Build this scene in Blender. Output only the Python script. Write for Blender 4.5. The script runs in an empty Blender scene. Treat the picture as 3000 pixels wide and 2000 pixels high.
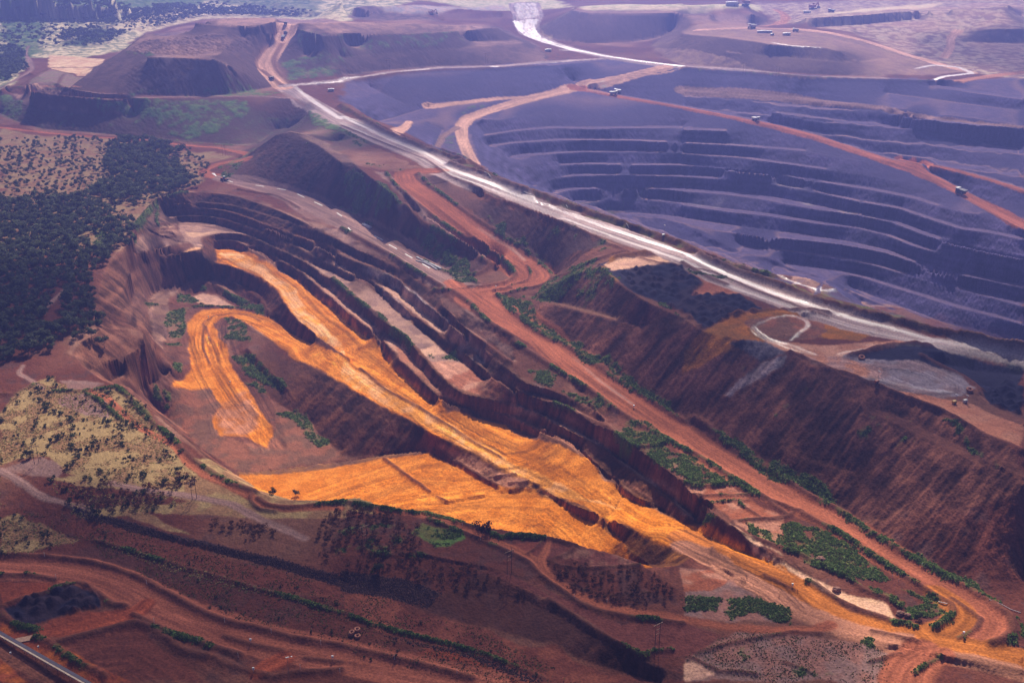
import bpy, bmesh, math, random, time
import numpy as np
from mathutils import Vector
T0 = time.time()
RES = 0.8
C = bpy.context.scene.collection
# ------------------------------------------------------------------ camera, sky, sun, exposure
CAM_H = 300.0; PITCH = math.radians(22.75); FPX = 3220.0
cd = bpy.data.cameras.new('camera'); cam = bpy.data.objects.new('camera', cd); C.objects.link(cam)
cam.location = (0, 0, CAM_H); cam.rotation_euler = (math.pi/2 - PITCH, 0, 0)
cd.sensor_width = 36; cd.lens = FPX/3000*36; cd.clip_start = 1; cd.clip_end = 200000
bpy.context.scene.camera = cam
SUN_EL = math.radians(41); SUN_AZ = math.radians(8)      # azimuth measured from +Y towards +X
w = bpy.data.worlds.new("World"); bpy.context.scene.world = w; w.use_nodes = True
nt = w.node_tree; bg = nt.nodes['Background']
sk = nt.nodes.new('ShaderNodeTexSky'); sk.sky_type = 'NISHITA'; sk.sun_disc = False
sk.sun_elevation = SUN_EL; sk.sun_rotation = SUN_AZ; sk.altitude = 400; sk.dust_density = 4.0; sk.air_density = 0.6; sk.ozone_density = 0.4
nt.links.new(sk.outputs[0], bg.inputs[0]); bg.inputs[1].default_value = 0.05
sl = bpy.data.lights.new('sun', 'SUN'); sl.energy = 5.0; sl.angle = math.radians(0.6); sl.color = (1.0, 0.90, 0.76)
so = bpy.data.objects.new('sun', sl); C.objects.link(so)
sd = Vector((math.sin(SUN_AZ)*math.cos(SUN_EL), math.cos(SUN_AZ)*math.cos(SUN_EL), math.sin(SUN_EL)))
so.rotation_euler = sd.to_track_quat('Z', 'Y').to_euler(); so.location = (0, 0, 2000)
vs = bpy.context.scene.view_settings
vs.view_transform = 'Standard'; vs.look = 'None'; vs.exposure = 0.75; vs.gamma = 1.0
rng = np.random.default_rng(7); random.seed(7)
# ------------------------------------------------------------------ survey notes -> world
# Every traced line is a list of sightings with a surveyed height; ray(px,py,z) gives its place on the ground.
SP, CP = math.sin(PITCH), math.cos(PITCH)
def ray(px, py, z):
    a = (px-1500)/FPX; b = (1000-py)/FPX
    t = (CAM_H - z)/(SP - b*CP)
    return t*a, t*(CP + b*SP)
def to_uv(x, y, z=0.0):
    dz = z - CAM_H
    depth = y*CP - dz*SP; up = y*SP + dz*CP
    return 1500 + FPX*x/depth, 1000 - FPX*up/depth
TAG = {}
for i, k in enumerate('abcdefghijkl'): TAG[k] = ((i % 3)*1000, (i//3)*500, 1/2.352)
TAG['o'] = (0, 0, 3000/2352); TAG['p'] = (380, 540, 600/2352); TAG['q'] = (900, 660, 600/2352)
TAG['r'] = (1000, 960, 600/2352); TAG['s'] = (1500, 1160, 800/2352); TAG['z'] = (0, 0, 1.0)
def parse(s):
    """'a:10,20@5 30,40' -> arrays px, py, z (z interpolated between marks)"""
    tag = 'z'; P = []; Z = []
    for tok in s.split():
        if ':' in tok: tag, tok = tok.split(':')
        if not tok: continue
        z = None
        if '@' in tok: tok, z = tok.split('@'); z = float(z)
        x, y = map(float, tok.split(',')); ox, oy, sc = TAG[tag]
        P.append((ox+x*sc, oy+y*sc)); Z.append(z)
    P = np.array(P); n = len(P)
    d = np.concatenate([[0], np.cumsum(np.hypot(*np.diff(P, axis=0).T))]) if n > 1 else np.zeros(1)
    idx = [i for i in range(n) if Z[i] is not None]
    zz = np.interp(d, d[idx], [Z[i] for i in idx]) if idx else None
    return P[:, 0], P[:, 1], zz
# ------------------------------------------------------------------ noise
def vnoise(x, y, seed=0):
    x0 = np.floor(x).astype(np.int64); y0 = np.floor(y).astype(np.int64)
    fx = x-x0; fy = y-y0; fx = fx*fx*(3-2*fx); fy = fy*fy*(3-2*fy)
    tab = np.random.default_rng(seed+11).random(65536)
    def h(a, b): return tab[((a*73856093) ^ (b*19349663) ^ (seed*83492791)) & 65535]
    return (h(x0, y0)*(1-fx)+h(x0+1, y0)*fx)*(1-fy)+(h(x0, y0+1)*(1-fx)+h(x0+1, y0+1)*fx)*fy
def fbm(x, y, s, oct=4, seed=0, gain=.5):
    r = 0; a = 1; t = 0
    for i in range(oct):
        r = r + a*vnoise(x/s+17.3*i, y/s-9.1*i, seed+i); t += a; a *= gain; s = s/2.03
    return r/t
# ------------------------------------------------------------------ terrain grid (denser where the workings are)
def ramp_rows(spec):
    out = []
    for a, b, st in spec: out.append(np.arange(a, b, st/RES))
    return np.concatenate(out+[np.array([spec[-1][1]])])
V = ramp_rows([(-337,-300,4),(-300,-150,2.6),(-150,200,1.9),(200,640,.9),(640,1000,2.0),(1000,1750,2.2),(1750,2400,3.2)])
U = np.arange(-900, 4000, 3.0/RES)
NR, NC = len(V), len(U)
gu, gv = np.meshgrid(U, V)
GX, GY = ray(gu, gv, 0.0)
def uv_ij(u, v):
    return np.interp(v, V, np.arange(NR)), (u-U[0])/(U[1]-U[0])
LINES = '''
-900,600@0 d:0,500@0 0,1176@0
z:-900,-337@60 -900,-150@45 -900,100@25
-900,1900@-9 -900,2300@-10
z:3900,2300@-6
z:3950,100@30 z:3950,-200@60
d:1250,150@0 1080,200 980,300 920,380 900,500 800,580 700,640 620,780 600,1000 560,1176@0
d:0,250@0 300,300@0 500,600@0 400,900@0
p:640,100@-1 450,180@-3 310,230@-4 230,380@-6 60,600@-8 50,740@-9
p:560,430@-21 550,520@-22 720,700@-24
p:660,95@-1 900,95 1100,115 1250,145 1450,210 1600,260 1750,320 1900,390 2000,440 2100,485 2352,510@-1
p:400,215@-7 560,203 800,200 1000,210@-8 1200,240 1400,292 1560,343 1700,383 1850,430@-5 2000,487@-3 2352,530@-3
p:430,225@-7 800,210 1000,218@-8 1200,248 1400,300 1560,352 1700,392 1860,440@-5 2050,502@-3 2200,560 2352,612@-3 q:400,190 600,300 860,400 1060,490 1140,540 1200,600 1400,720 1520,830@-3 1560,920 1640,1000 1740,1120 1900,1240 2050,1350 2352,1560@-3
p:380,290@-12 600,262 800,262 1000,275@-12 1200,318 1400,385 1560,455 1700,515 1850,560@-11 2000,603 2200,655 2352,730@-9 q:400,300 640,400 760,450 880,520 960,560 1060,615 1140,680 1210,740 1310,825 1400,895 1480,975 1610,1080 1665,1120@-8 1850,1190@-6 2000,1290 2200,1440 2352,1568@-6
p:390,303@-12 600,274 800,272 1000,287@-12 1200,332 1400,402 1560,475 1700,535 1850,590@-11 2020,625 2180,720 2352,790@-9 q:400,350 540,410 700,470 800,490 870,530 960,580 1060,630 1110,700 1180,750 1250,795 1310,860 1350,905 1420,940 1500,1010 1610,1105@-8 1650,1150@-6 1850,1270 1900,1310 2050,1440 2200,1568@-6 r:1900,460@-6 2030,570 2150,650@-5 2352,700@-4 s:450,-5@-4 600,60 700,110 780,170 830,200@-3
p:400,375@-18 520,365 700,350 900,355 1100,390@-18 1300,445 1500,520 1700,600 1800,640 1980,710 2200,800 2352,880@-17 q:400,475 540,550 640,590 860,690 940,700 1060,765 1100,835 1200,905 1300,985 1400,1065 1500,1135 1600,1210 1700,1300 1850,1400 2000,1530@-15 r:1700,530@-13 1850,640 1960,690 2200,745@-9 s:420,50@-8 540,110 620,155 760,215@-5 830,240@-3
p:420,390@-18 520,380 700,364 900,370 1100,407@-18 1300,467 1500,547 1700,622 1800,655 1980,750 2200,870 2352,930@-17 q:400,510 500,560 620,620 740,670 830,700 860,740 960,785 1000,855 1080,905 1130,965 1200,1025 1300,1095 1420,1175 1500,1235 1640,1345 1800,1455 1930,1568@-15 r:1650,490@-13 1800,620 2000,720@-11 2200,800 2352,850@-9 s:480,110@-6 620,190 750,270@-4 860,320 940,370@-2 1050,440 1150,500 1280,600 1400,680 1450,740 1560,850 1650,930 1750,1020 1900,1140 2050,1250 2200,1330 2352,1420@-1
p:560,435@-23 800,430 1000,455@-24 1150,510 1300,560 1440,610 1600,680 1800,770 2000,870 2200,960 2352,1020@-22 q:420,610 560,650 700,700 840,790 900,850 960,920 1050,1000 1200,1100 1300,1180 1420,1290 1560,1430 1620,1480 1780,1568@-21 r:1570,540@-20 1700,640 1850,740 2040,872@-19 2200,955@-18 2352,1015 s:200,110@-17 320,180 460,250 560,302@-13 780,420 860,480@-13 1060,625 1200,745 1400,900 1500,975 1690,1110@-12
p:850,700@-25 850,620@-24 900,590 1050,563 1250,565 1400,600 1520,660 1700,740 1810,790 1900,840 2000,890 2120,960 2200,1040 2352,1110@-22 q:400,720 480,800 600,880 700,980 840,1080 900,1140 1040,1220 1130,1280 1200,1380 1260,1460 1340,1520@-21 r:1020,430 1060,480 1130,540 1290,690 1430,770 1600,805 1880,880@-20 2040,902@-19 2200,970 2352,1030 s:180,122@-17 300,193 400,253 540,322@-13 650,382 780,442 850,492@-13 960,582 1060,672 1180,762 1330,872 1420,952 1510,1012 1600,1082 1670,1112@-12
p:980,645@-29 1100,625 1250,640 1330,680 1450,735 1600,800 1800,880 2000,985 2160,1100 2240,1165@-29 q:260,720 340,830 450,900 560,1000 700,1080 800,1180 920,1260 1000,1320 1080,1400 1150,1450 1230,1568@-28 r:940,500 1020,600 1080,680 1180,790 1300,860 1420,905 1600,930@-28 1880,990@-26 2000,1020 2200,1110 2352,1180@-22 s:250,270 450,370@-18 550,430 650,510 750,600 900,710 1000,790 1100,860 1260,940@-17
p:980,655@-29 1100,640 1230,655 1300,692 1430,752 1600,830 1700,880 1850,930 2000,1030 2040,1080 2180,1190 2352,1330@-29 q:420,970 520,1040 700,1180 850,1300 950,1410 1040,1460 1060,1550@-28 r:680,370 760,440 860,540 960,640 1100,780 1200,850 1320,902 1430,918 1600,948@-28 1880,1002@-26 2020,1060 2200,1150 2352,1210@-22 s:240,300 360,370 480,412@-18 560,462 650,542 750,622 850,692 950,782 1060,862 1260,952@-17
p:980,760@-36 1060,735 1200,740 1300,780 1500,830 1600,900 1800,1020 1950,1120 2100,1250 2200,1350 2352,1440@-36 q:500,1140 640,1270 800,1340 880,1440 900,1568@-36 r:520,370 560,450 700,560 870,720 1000,840 1150,910 1250,970@-35 1500,1010 1750,1060 1880,1110@-31 2050,1180 2352,1310 s:400,420 560,510@-24 650,600 800,720 900,780 950,860@-21 1060,920 1270,980@-19 1430,1070 1650,1200@-12 1900,1310@-8 2100,1390 2352,1500@-3
p:840,740@-25 850,850@-30 980,880@-36 990,910@-36 1150,935 1250,970 1400,1040 1480,1045 1600,1130 1700,1210 1760,1330 1850,1460 1940,1568@-37 q:0,1170 120,1280 320,1420@-38 r:100,350@-38
p:300,1020@-44 1050,1060@-47 1220,1120 1400,1210 1500,1270 1580,1380 1600,1500@-48
p:1200,1135@-47 1380,1230 1480,1290 1560,1390@-48
p:200,1340@-47 260,1250 420,1190 600,1150 780,1100 840,1090 1000,1100@-50 1100,1170@-51 1250,1270 1400,1350 1480,1390@-52
p:450,1390@-50 440,1320 480,1240 560,1175 700,1130 860,1122 980,1140@-50 1060,1185 1200,1290 1400,1375@-53
p:540,1390@-55 560,1330 640,1260 760,1235 980,1250 1100,1300 1250,1390 1350,1420@-55
p:700,1300@-55 900,1330 1100,1400@-55
p:0,1020@-20 130,920@-22 300,840@-24 480,820 760,765 840,740@-25
p:0,770@-9 200,765@-14 400,725@-20 560,680@-24 700,665 740,700@-24
p:0,830@-14 200,830@-19 400,795@-24 560,800@-24 640,772@-25 800,740@-25
d:800,590@0 720,670 640,790 620,900 640,1050 690,1100@0 g:450,80 520,110 560,170 600,200 700,270 860,340 960,400@0
d:900,700@-14 860,780 820,860 790,940 760,1000@-12 780,1060@-14 900,1090 1000,1110@-16 g:1000,30@-16 860,105 700,150 620,195@-10 600,210@-6
d:930,800@-30 900,920@-32 950,1000 1000,1080 1060,1176@-32 g:1060,60 1050,95 1000,140 880,195 740,285@-22
d:1060,900@-46 1040,1000@-46 1040,1176@-47 g:1100,0@-48 1150,100 1180,180 1150,240 1000,310@-46 940,350@-34
d:1180,950@-50 1160,1050@-51 1150,1176@-54
g:960,400@0 1000,440 1150,560 1300,680 1450,820 1560,900 1640,960@0 1760,1030 1900,1090 2352,1100 h:110,1078 250,1130 400,1172 k:470,0 700,50 850,90 1100,120 1330,160 1640,235 1850,280 1990,330 2100,395 2200,450@0 l:0,560@0
g:1000,400@-50 1050,460@-60 1120,500@-62 1260,600@-63 1350,700 1450,780 1560,880 1620,930@-63
g:1640,975@-65 1780,1065@-63 1900,1120@-61 2352,1150@-57 h:110,1130@-53 250,1180 400,1222@-47 k:470,50@-46 700,95 850,130 1100,160@-37 1330,200 1640,270@-31 1850,315 1990,365@-28 2100,410@-26
s:1180,1450@-21 1250,1455@-19 1330,1440@-16 1420,1440@-12
s:1480,1360@-10 1530,1390@-8 1480,1440@-6 1400,1470@-4 1300,1495@-2 1200,1530@0
g:1100,280@-56 1300,250@-57 1600,250@-60 1800,600@-64 1500,500@-63 1700,750@-65
g:1580,100@-57 1700,260@-60 1900,420@-63 2000,480 2150,560 2200,640@-66 2300,730 2352,750 h:0,790@-66 100,790@-64 300,765@-57 450,750@-51 600,735@-46
g:1640,905@-63 1720,905@-64 1850,880 2100,850@-66 2352,830@-65 h:0,828@-64 150,808 300,782@-57 450,768@-51 600,748@-46
g:1700,920@-66 1850,902@-67 2100,872@-69 2352,852@-68 h:0,848@-67 150,828 300,802@-60 450,786@-54 600,765@-48
d:1600,1005@-53 1700,1050@-51 1880,1176@-49 g:2000,80 2150,185@-46 2300,255@-44 h:0,280 100,340 230,420 350,475 500,560 620,630@-37 760,700 900,760 1000,810 1200,900@-32 1380,1000 1500,1080 1600,1150@-25
s:400,870@-26 550,950 700,1000 850,1060 1000,1130@-18 1200,1210 1380,1290 1500,1360@-11 1700,1450 1900,1558@-6
s:0,840@-37 200,832@-32 300,852@-30 400,920@-29 500,990@-28 620,1060@-28 780,1110@-27 880,1170@-26 950,1250@-24 1050,1340@-23 1150,1420@-21 1180,1445@-21
h:640,760@-46 720,795@-44 850,880@-42 980,950@-39 1080,1000@-37 1380,1005@-30
h:650,780@-47 840,892@-43 970,968@-40 1070,1018@-38
h:700,1105@-43 850,1075@-41 1050,1040@-38 1200,1015@-34
h:720,1125@-44 860,1095@-42 1060,1060@-40 1200,1038@-36 1300,1036@-33
d:1300,1050@-54 1320,1000@-54 1400,965@-54 1550,950@-54 1700,960@-53 1800,985 1880,1030@-51 1990,1100 2100,1176@-47 q:100,1370@-46 300,1430@-44 500,1568@-42 r:300,500@-40
g:1300,0@-56 1330,150@-59 1460,0@-57 1500,150@-60
d:1460,1176@-57 1470,1060@-55 1530,1020@-54 1650,1030@-54
g:1700,40@-52 1850,190@-54 2000,340@-56
g:1640,60@-56 1780,200@-58 1950,360@-60
'''
LINES += '''
d:1580,70@0 1750,90 1900,115 2100,170 2250,230 2352,260@0 e:0,250 150,340 300,440 450,530 560,590 700,660 800,720 880,740@0
a:1650,1100@2 1700,1075@12 1800,1000@24 1900,930@37 2000,905@41 2100,925@40 2200,970@39 2352,1060@37 o:905,450@34 e:330,130@31 440,220 500,310@24 560,380@20 640,430 720,490@14 850,570@9 1000,640@5 1040,660@4
a:2050,930@39 2200,1010@38 2352,1120@37
e:250,10@35 340,60@33 500,260@26 620,360@21 800,480@15 1040,610@6 1100,640@5 1060,700@4
e:400,0@35 620,200@30 850,400@22 1050,550@15 1250,680@10 1290,730@8 1200,780@6 1050,815@5 850,840@2
e:330,40@35 500,220@31 700,400@22 900,530@15 1100,660@8 1160,730@5
e:520,30@35 600,100@33 740,210@30 870,310@26 1000,400@22 1130,470@19 1250,560@15 1350,620@12 1450,700@9 1480,740@8
e:650,30@38 850,130@35 1100,235@32 1300,330@30 1450,400@29
a:2130,760@37 2352,870@38 b:0,920@38 250,1020@38 e:740,0@39 900,90 1050,180 1200,230 1400,310@40 1600,380 1750,450 1850,500 1950,540@41 2150,620@41 f:0,600@42 300,760@42 700,960@42 1100,1100@42
b:0,730@38 300,900@38 600,1020@38 850,1100@38 1020,1160@38 e:1000,20@38 1200,120 1400,200@39 1600,250 1800,330 2000,390@40 2200,460 2352,500 f:0,520@41 200,600 400,670 620,720@41 900,860@41 1240,930@42 1500,1010 1700,1070 2000,1145 2352,1212@42 z:3400,1090@42
c:3100,0@40
a:1950,600@38 2130,700@38 2352,820@38 b:0,830@38 350,990@38
a:2180,590@38 2352,660@38
b:0,690@34 300,880@22 600,1030@8 850,1120@-4 1020,1170@-12 e:1000,30@-20 1200,130@-30 1290,180@-44 1420,215@-57 1550,270@-69 1700,320@-80 1800,360@-92 2000,420@-100 2352,530@-104 f:0,555@-104 300,690@-108 620,770@-110 900,900@-118 1240,985@-124 1700,1110@-130 2000,1195@-134 2352,1262@-140 z:3400,1125@-140
f:640,700@38 800,712@36 1060,812@36 900,830@40
f:680,745@-100 850,770@-105 1060,865@-112
c:0,462@40 400,480 640,505 850,530@40 1300,540 1740,555 2000,560@40 2352,540@42
b:1230,230@42 1400,290@41 1600,350 1900,400 2352,455@40
b:1230,150@44 1180,100@48 b:1300,0@50 c:1000,0@55 c:2300,0@60
b:0,555@39 400,500 700,475 1040,470 1450,450@39 1860,412@39 2200,470@38
b:1500,470@36 1600,570@16
b:2200,480@37 1900,540@26 1620,600@15 1400,665@10 1200,712@6 1000,770@2 870,820@-2 820,870@-4 830,950@-8 870,1050@-13 920,1140@-18
b:1000,800@0 900,860@-6 910,950@-10 950,1080@-16 975,1165@-20
b:200,600@28 450,725@12 700,705@11 1000,682@11 1300,662@11 1500,622@13
b:600,740@7 400,800@5 200,850@12
b:600,850@0 700,900@-6 640,1000@-10 750,1100@-16
b:0,520@40 300,485 650,455 1040,450 1400,430@40
b:0,400@57 200,380@57 500,360@57 900,325@58 1250,295@57 1330,330@50 1450,400@42
b:0,325@66 300,300@63 600,290@61 1000,285@59 1200,285@58
a:2050,200@92 2200,240@90 2352,240@86 b:0,230@84 300,232@80 600,225@78 850,215@76 970,200@75 1070,190@74 1130,230@67 1220,270@58
a:2050,160@93 2352,158@90 b:0,150@86 500,165@80 900,180@76
b:1100,170@45 1200,235@43
a:480,615@38 700,650 950,655 1300,665 1600,650 1850,605@38 1900,600@38
a:1020,395@79 1250,400 1490,410@79 1650,485@62 1760,545@48 1840,600@39
a:1350,475@64 1630,490@63
a:480,605@39 700,450@58 870,340@71 990,240@78 1060,230@79
a:900,350@73 1100,380@75 1500,380@76 1600,300@80 1700,250@80
a:1280,215@80 1400,230 1700,240 1880,240@83
a:1350,160@96 1500,175 1780,180 1900,155@96 1900,128@93 1600,126@93 1420,150@92
a:1900,570@40 1800,500@46 1775,430@54 1850,330@66 1900,240@78 1970,170@90
a:2000,560@40 1900,470@50 1890,410@56 1950,310@68 2000,250@76 2020,170@90
a:2000,520@44 2200,480@50 2352,470@51
a:2100,380@62 2352,330@64
a:420,590@36 700,425@28 850,330@25 980,220@22 1300,130@22 1600,100@22 1900,110@25 2300,130@35
b:700,140@48 1100,120@46
a:180,590@35 640,480@35 480,610@37 200,500@33
a:0,620@26 150,530@27 260,470@28 200,350@20 0,400@18 500,400@26
a:200,640@36 470,665@37 700,680@37 1000,680@37 1500,672@37 1850,650@37 2000,680@37
a:70,640@19 150,710@17 300,770 500,790 850,812 950,798@17
a:180,655@19 400,712@17 700,762 940,790@17
a:0,650@14 80,640@19
a:0,780@2 100,830 300,890 600,910 900,940 1200,980 1500,1000 1700,1000 1790,990@2
a:1790,985@3 1900,890@8 2050,880@12
a:2280,1000@28 2352,980@30
a:0,830@0 a:0,1000@0 a:600,1100@0 a:1200,1100@0 d:700,60@0
a:0,0@75 800,0@70 a:400,40@60 900,60@50 a:0,150@35 600,150@30 1200,80@35 a:0,280@24 500,280@24
a:2352,15@80 2200,98@40
a:1900,20@40 2352,120@42
b:90,55@62 300,90 600,112 640,90@62
b:40,120@44 300,150 700,155@44
b:100,50@63 500,40@62 640,70@62
b:800,62@56 1000,78@56 1170,75@56
b:820,92@46 1190,100@46
b:1340,210@43 1480,130@62 1590,72@78 1700,92@79 2000,95 2352,95@80 c:0,98@80 470,95@79 600,140@56
b:1350,222@42 1500,280 1700,300 2000,290@42 2200,260@46 2300,205@52
c:0,188@56 470,183@57 700,158@56
b:1610,50@78 2352,28@82 c:0,40@82 450,30@82
b:2140,310@44 2250,230@58 2320,210@64 c:0,235@68 300,260@71 520,290@70 600,310@70 980,330@68 1100,360@64
c:100,205@72 480,190@73 900,205@70 1150,250@65 1400,340@54 1700,425@45 1900,480@42 2000,505@41
c:320,365@56 700,395@55 1000,425@54 1200,430@52 1500,390@50
c:300,360@57 700,388@56 1000,417@55 1200,422@53
b:2200,390@40 2352,440@40 c:200,458@40 640,498@40 1000,522@40 1350,530@40
c:850,128@76 1200,110 1500,85@76 1800,65@78 2100,60@80 2250,35@84 2330,110@64
c:900,190@62 1300,162@62 1700,125@63 2100,112@64
c:1200,215@60 1700,245@58 c:1230,235@58 1600,330@48 1700,300@50
c:1900,230@58 2100,205@66 2352,200@68
c:1950,290@50 2352,300@48
c:1640,390@44 2352,390@43
c:0,620@17 400,650@16 780,685@16 1000,710@17 1370,745@16 1600,800@16 2000,850@14 2352,880@12
c:0,610@18 400,636@18 780,668@18 1000,695@18 1370,730@18 1600,780@18
c:1700,590@34 2000,640@33 2352,690@32
c:1700,578@34 2000,626@33 2352,676@32
c:620,765@8 900,795@7 1400,855@3 1650,880@1
c:620,752@8 900,782@7 1400,842@3 1650,867@1
c:1400,640@26 2000,720@22 2352,760@22
b:1640,620@13 1850,655@10 2352,745@4 c:150,768@2 500,840@-4 700,885@-8 900,940@-12 1100,1005@-17 1300,1075@-22 1600,1165@-29 f:1750,70@-33 1900,160@-38 2000,225@-42 2200,330@-47 2352,410@-50
b:1640,600@13 1850,640@10 2352,730@4 c:150,752@2 500,822@-4 700,866@-8 900,920@-12 1100,985@-17 1300,1050@-22 1600,1135@-29 f:1750,30@-33 1900,110@-38 2050,190@-42 2200,290@-47 2352,370@-50
c:1500,1095@-24 f:1850,0@-25 2352,140@-29
c:1600,895@0 2352,1000@-8
b:940,870@-8 970,940@-14 1200,905@-14 1450,882@-14 1700,890@-14 2352,880@-13 c:0,895@-12 300,905@-11
b:940,860@-7 990,928@-14 1200,893@-14 1450,870@-14 1700,878@-14 2352,868@-13 c:0,883@-12 300,893@-11
b:960,820@0 1100,830@-3 1300,790@-3 1500,790@-4
b:1000,1010@-24 1200,988 1500,968 1700,968 2000,972 2352,988@-25 c:0,988 300,1003 600,1023@-25 850,1043@-24 1060,1083@-25 1250,1115@-26
b:1010,1000@-24 1200,976 1500,956 1700,956 2000,960 2352,974@-25 c:0,974 300,989 600,1010@-25 850,1030@-24
b:1150,1088@-36 1250,1072 1430,1062 1700,1048 2000,1048 2352,1058@-36 c:0,1063 400,1088 700,1133@-36 860,1152 1000,1172@-36 f:1060,4 1400,54 1640,94@-38
b:1160,1078@-36 1250,1060 1430,1050 1700,1034 2000,1034 2352,1044@-36 c:0,1049 400,1074 700,1118@-36 860,1138 1000,1158@-36
b:1400,1150@-46 1500,1140@-47 1700,1132 2000,1142 2352,1142@-47 c:0,1142 200,1152 f:400,12@-47 700,34 900,74@-47 1300,134 1600,194 1760,244@-47 1950,294 2050,302@-46
b:1500,1126@-47 1700,1118 2000,1126 2352,1127@-47 c:0,1128 f:400,-3@-47 700,18 900,58@-47 1300,118 1600,178 1760,228@-47
e:1300,108@-57 1450,54 1600,38@-57 1900,33 2352,43 f:0,43 300,64 500,80 700,110 950,156@-57 1200,215 1500,266 1700,336 1930,406@-57 2100,426 2352,476@-57
e:1350,85@-57 1600,20@-57 1900,16 2352,25 f:0,25 300,45 500,62 700,92 950,138@-57 1200,198 1500,248 1700,316@-57 1930,388 2100,408 2352,458@-57
e:1440,155@-69 1600,133 1900,122 2200,128 2352,144@-69 f:0,144 250,160 500,188 700,230 900,265@-69 1200,308 1450,360 1600,420 1850,505@-69 2100,560 2352,610@-69
e:1460,138@-69 1600,115 1900,104 2200,108 2352,122@-69 f:0,122 250,134 500,156 700,192 900,232@-69 1200,284 1450,334 1600,394 1850,480@-69 2100,535 2352,585@-69
e:1560,225@-80 1800,198 2000,192 2352,228@-80 f:0,238 300,283 600,314 900,364@-80 1200,396 1400,446 1600,526 1850,588@-80 2100,648 2352,700@-80
e:1600,208@-80 1800,182 2000,176 2352,208@-80 f:0,218 300,262 600,294 900,342@-80 1200,374 1400,424 1600,504 1850,566@-80 2100,626 2352,676@-80
e:1780,303@-92 2000,303 2352,345@-92 f:0,358 250,412 500,450 800,478 1100,512@-92 1400,568 1600,638 1850,708@-92 2100,758 2352,808@-92
e:1790,288@-92 2000,285 2352,318@-92 f:0,325 250,360 500,395 800,430 1100,478@-92 1400,540 1600,612 1850,684@-92 2100,734 2352,784@-92
f:380,508@-104 600,545 850,576 1100,606 1300,648 1550,718@-104 1800,788 2100,868 2352,938@-104
f:380,492@-104 600,527 850,558 1100,588 1300,628 1550,698@-104 1800,768@-104 2100,846 2352,916@-104
f:700,645@-115 1000,693 1230,735 1450,806@-115 1650,866 1900,946 2150,1006 2352,1066@-115
f:720,628@-115 1000,675 1230,716 1450,786@-115 1650,846@-115 1900,926 2150,986 2352,1046@-115
f:1150,800@-126 1550,952@-126 1800,1042 2100,1112 2352,1152@-128
'''
LINES += '''
e:1350,775@9 1450,745@14 1600,700@24 1700,640@33 1800,590@39
e:1290,900@7 1400,830@14 1600,720@30 1780,650@38
e:1780,640@40 1850,720@40 1930,790@40 2000,840@40 2100,900@40 2160,930@40 f:0,1010@40 140,1105@40 250,1130@40 450,1176@42 i:560,10@42 650,50 740,80@42 850,150 1000,190 1150,250 1300,290 1400,330@42 1600,410 1800,480 2000,600 2200,680 2352,740@42
e:1900,600@41 2200,760@40 f:100,850@40 500,1000@42
f:340,1012@44 500,985@45.5 700,972@45.5 900,975@44
f:460,1080@44 800,1120@44
i:1250,100@43 1550,45@45 1800,75@43
i:1700,130@40 2000,200@32 2352,230@32
i:2100,330@32 2352,430@32
i:1900,310@41 2050,340@41 2130,420@34
i:2352,560@41
e:1100,870@2 1150,950 1250,1010 1400,1080 1550,1176@2 h:1640,70@2 1800,200 1950,290 2100,380 2352,540@1 i:0,540@1 200,660 400,780 600,895 800,1010 1000,1100 1150,1176@1 l:1250,85@1 1500,245 1700,365 1900,485 2100,605 2352,730@1
e:1130,850@5 1300,885@8 1500,935@13 1700,985@19 1900,1040@24 2100,1070@27
e:1290,862@8 1500,912@13 1700,962@19 1900,1017@24
i:1220,438@35.5 1450,500@35 1650,600@35 1850,690@35 2100,820@35.5 2352,930@36
i:1215,455@34.5 1400,530@34 1600,625@34 1800,725@34 2000,825@34 2200,895@34 2352,985@34.5
i:680,740@11 850,800@11 1000,850@12 1200,900@13
i:690,752@10.5 850,815@10.5 1000,865@11.5 1200,915@12.5
e:700,810@0 850,960@0 1000,1060@0 1200,1160@0 h:1450,180@0 1700,330@0 1900,480@0 2100,620@0 i:400,1000@0 600,1140@0 l:800,0@0 1200,280@0 1600,530@0 1850,640@0
e:0,400@0 180,500 350,590 520,700 700,800@0
h:1500,190@-2 1700,400@-2 1900,640@-2 2100,700@-1 2300,800@-1 i:100,1050@-1 l:600,200@-1 900,400@-1 1500,700@-1
l:2352,400@3 l:2352,1176@-2 l:1500,940@-2 l:0,1100@-2 l:700,1000@-2
s:1900,1558@-6 l:200,350@-6 500,490@-4 800,660@-2 1100,800@-1 1600,950@0 2352,1080@0
l:200,230@-6 600,400@-4 1000,600@-2 1400,780@-1 1800,850@0 2352,1000@0
k:0,300@-1 400,295 620,320 1000,400 1400,590 1750,800 2080,1000@-1
k:600,430@-3.5 1000,560@-4.5 1250,600@-3.8 1500,720@-3 1750,870@-3 2050,1030@-2.5 2352,1110@-2.5
k:0,470@-6 450,620@-7 900,790@-7.5 1250,870@-7.5 1500,960@-7.5 1800,1060@-7.5 2200,1176@-7
g:0,870@-2 200,1010@-2 j:640,0@-3 900,70 1300,190 1700,270 2352,440@-4 k:0,390@-3
j:560,0@-4 900,130@-4.8 1300,230@-5 1700,330@-5.3 2352,510@-5.6
j:0,300@-9 1000,450@-9 1600,780@-8.5 2352,900@-8 k:0,1000@-8.5 1000,1176@-8.5
j:0,500@-9 900,650@-9.5 1400,900@-9 2352,1100@-9
j:0,1000@-10 500,1176@-10.5
j:0,120@-8 500,180@-9 g:600,900@0 g:300,600@0 g:1000,900@0 g:0,500@0
g:1300,1040@-1 1700,1100@-1 k:100,200@0 k:1400,450@0 k:1200,300@0
l:2200,900@0 
'''
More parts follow.
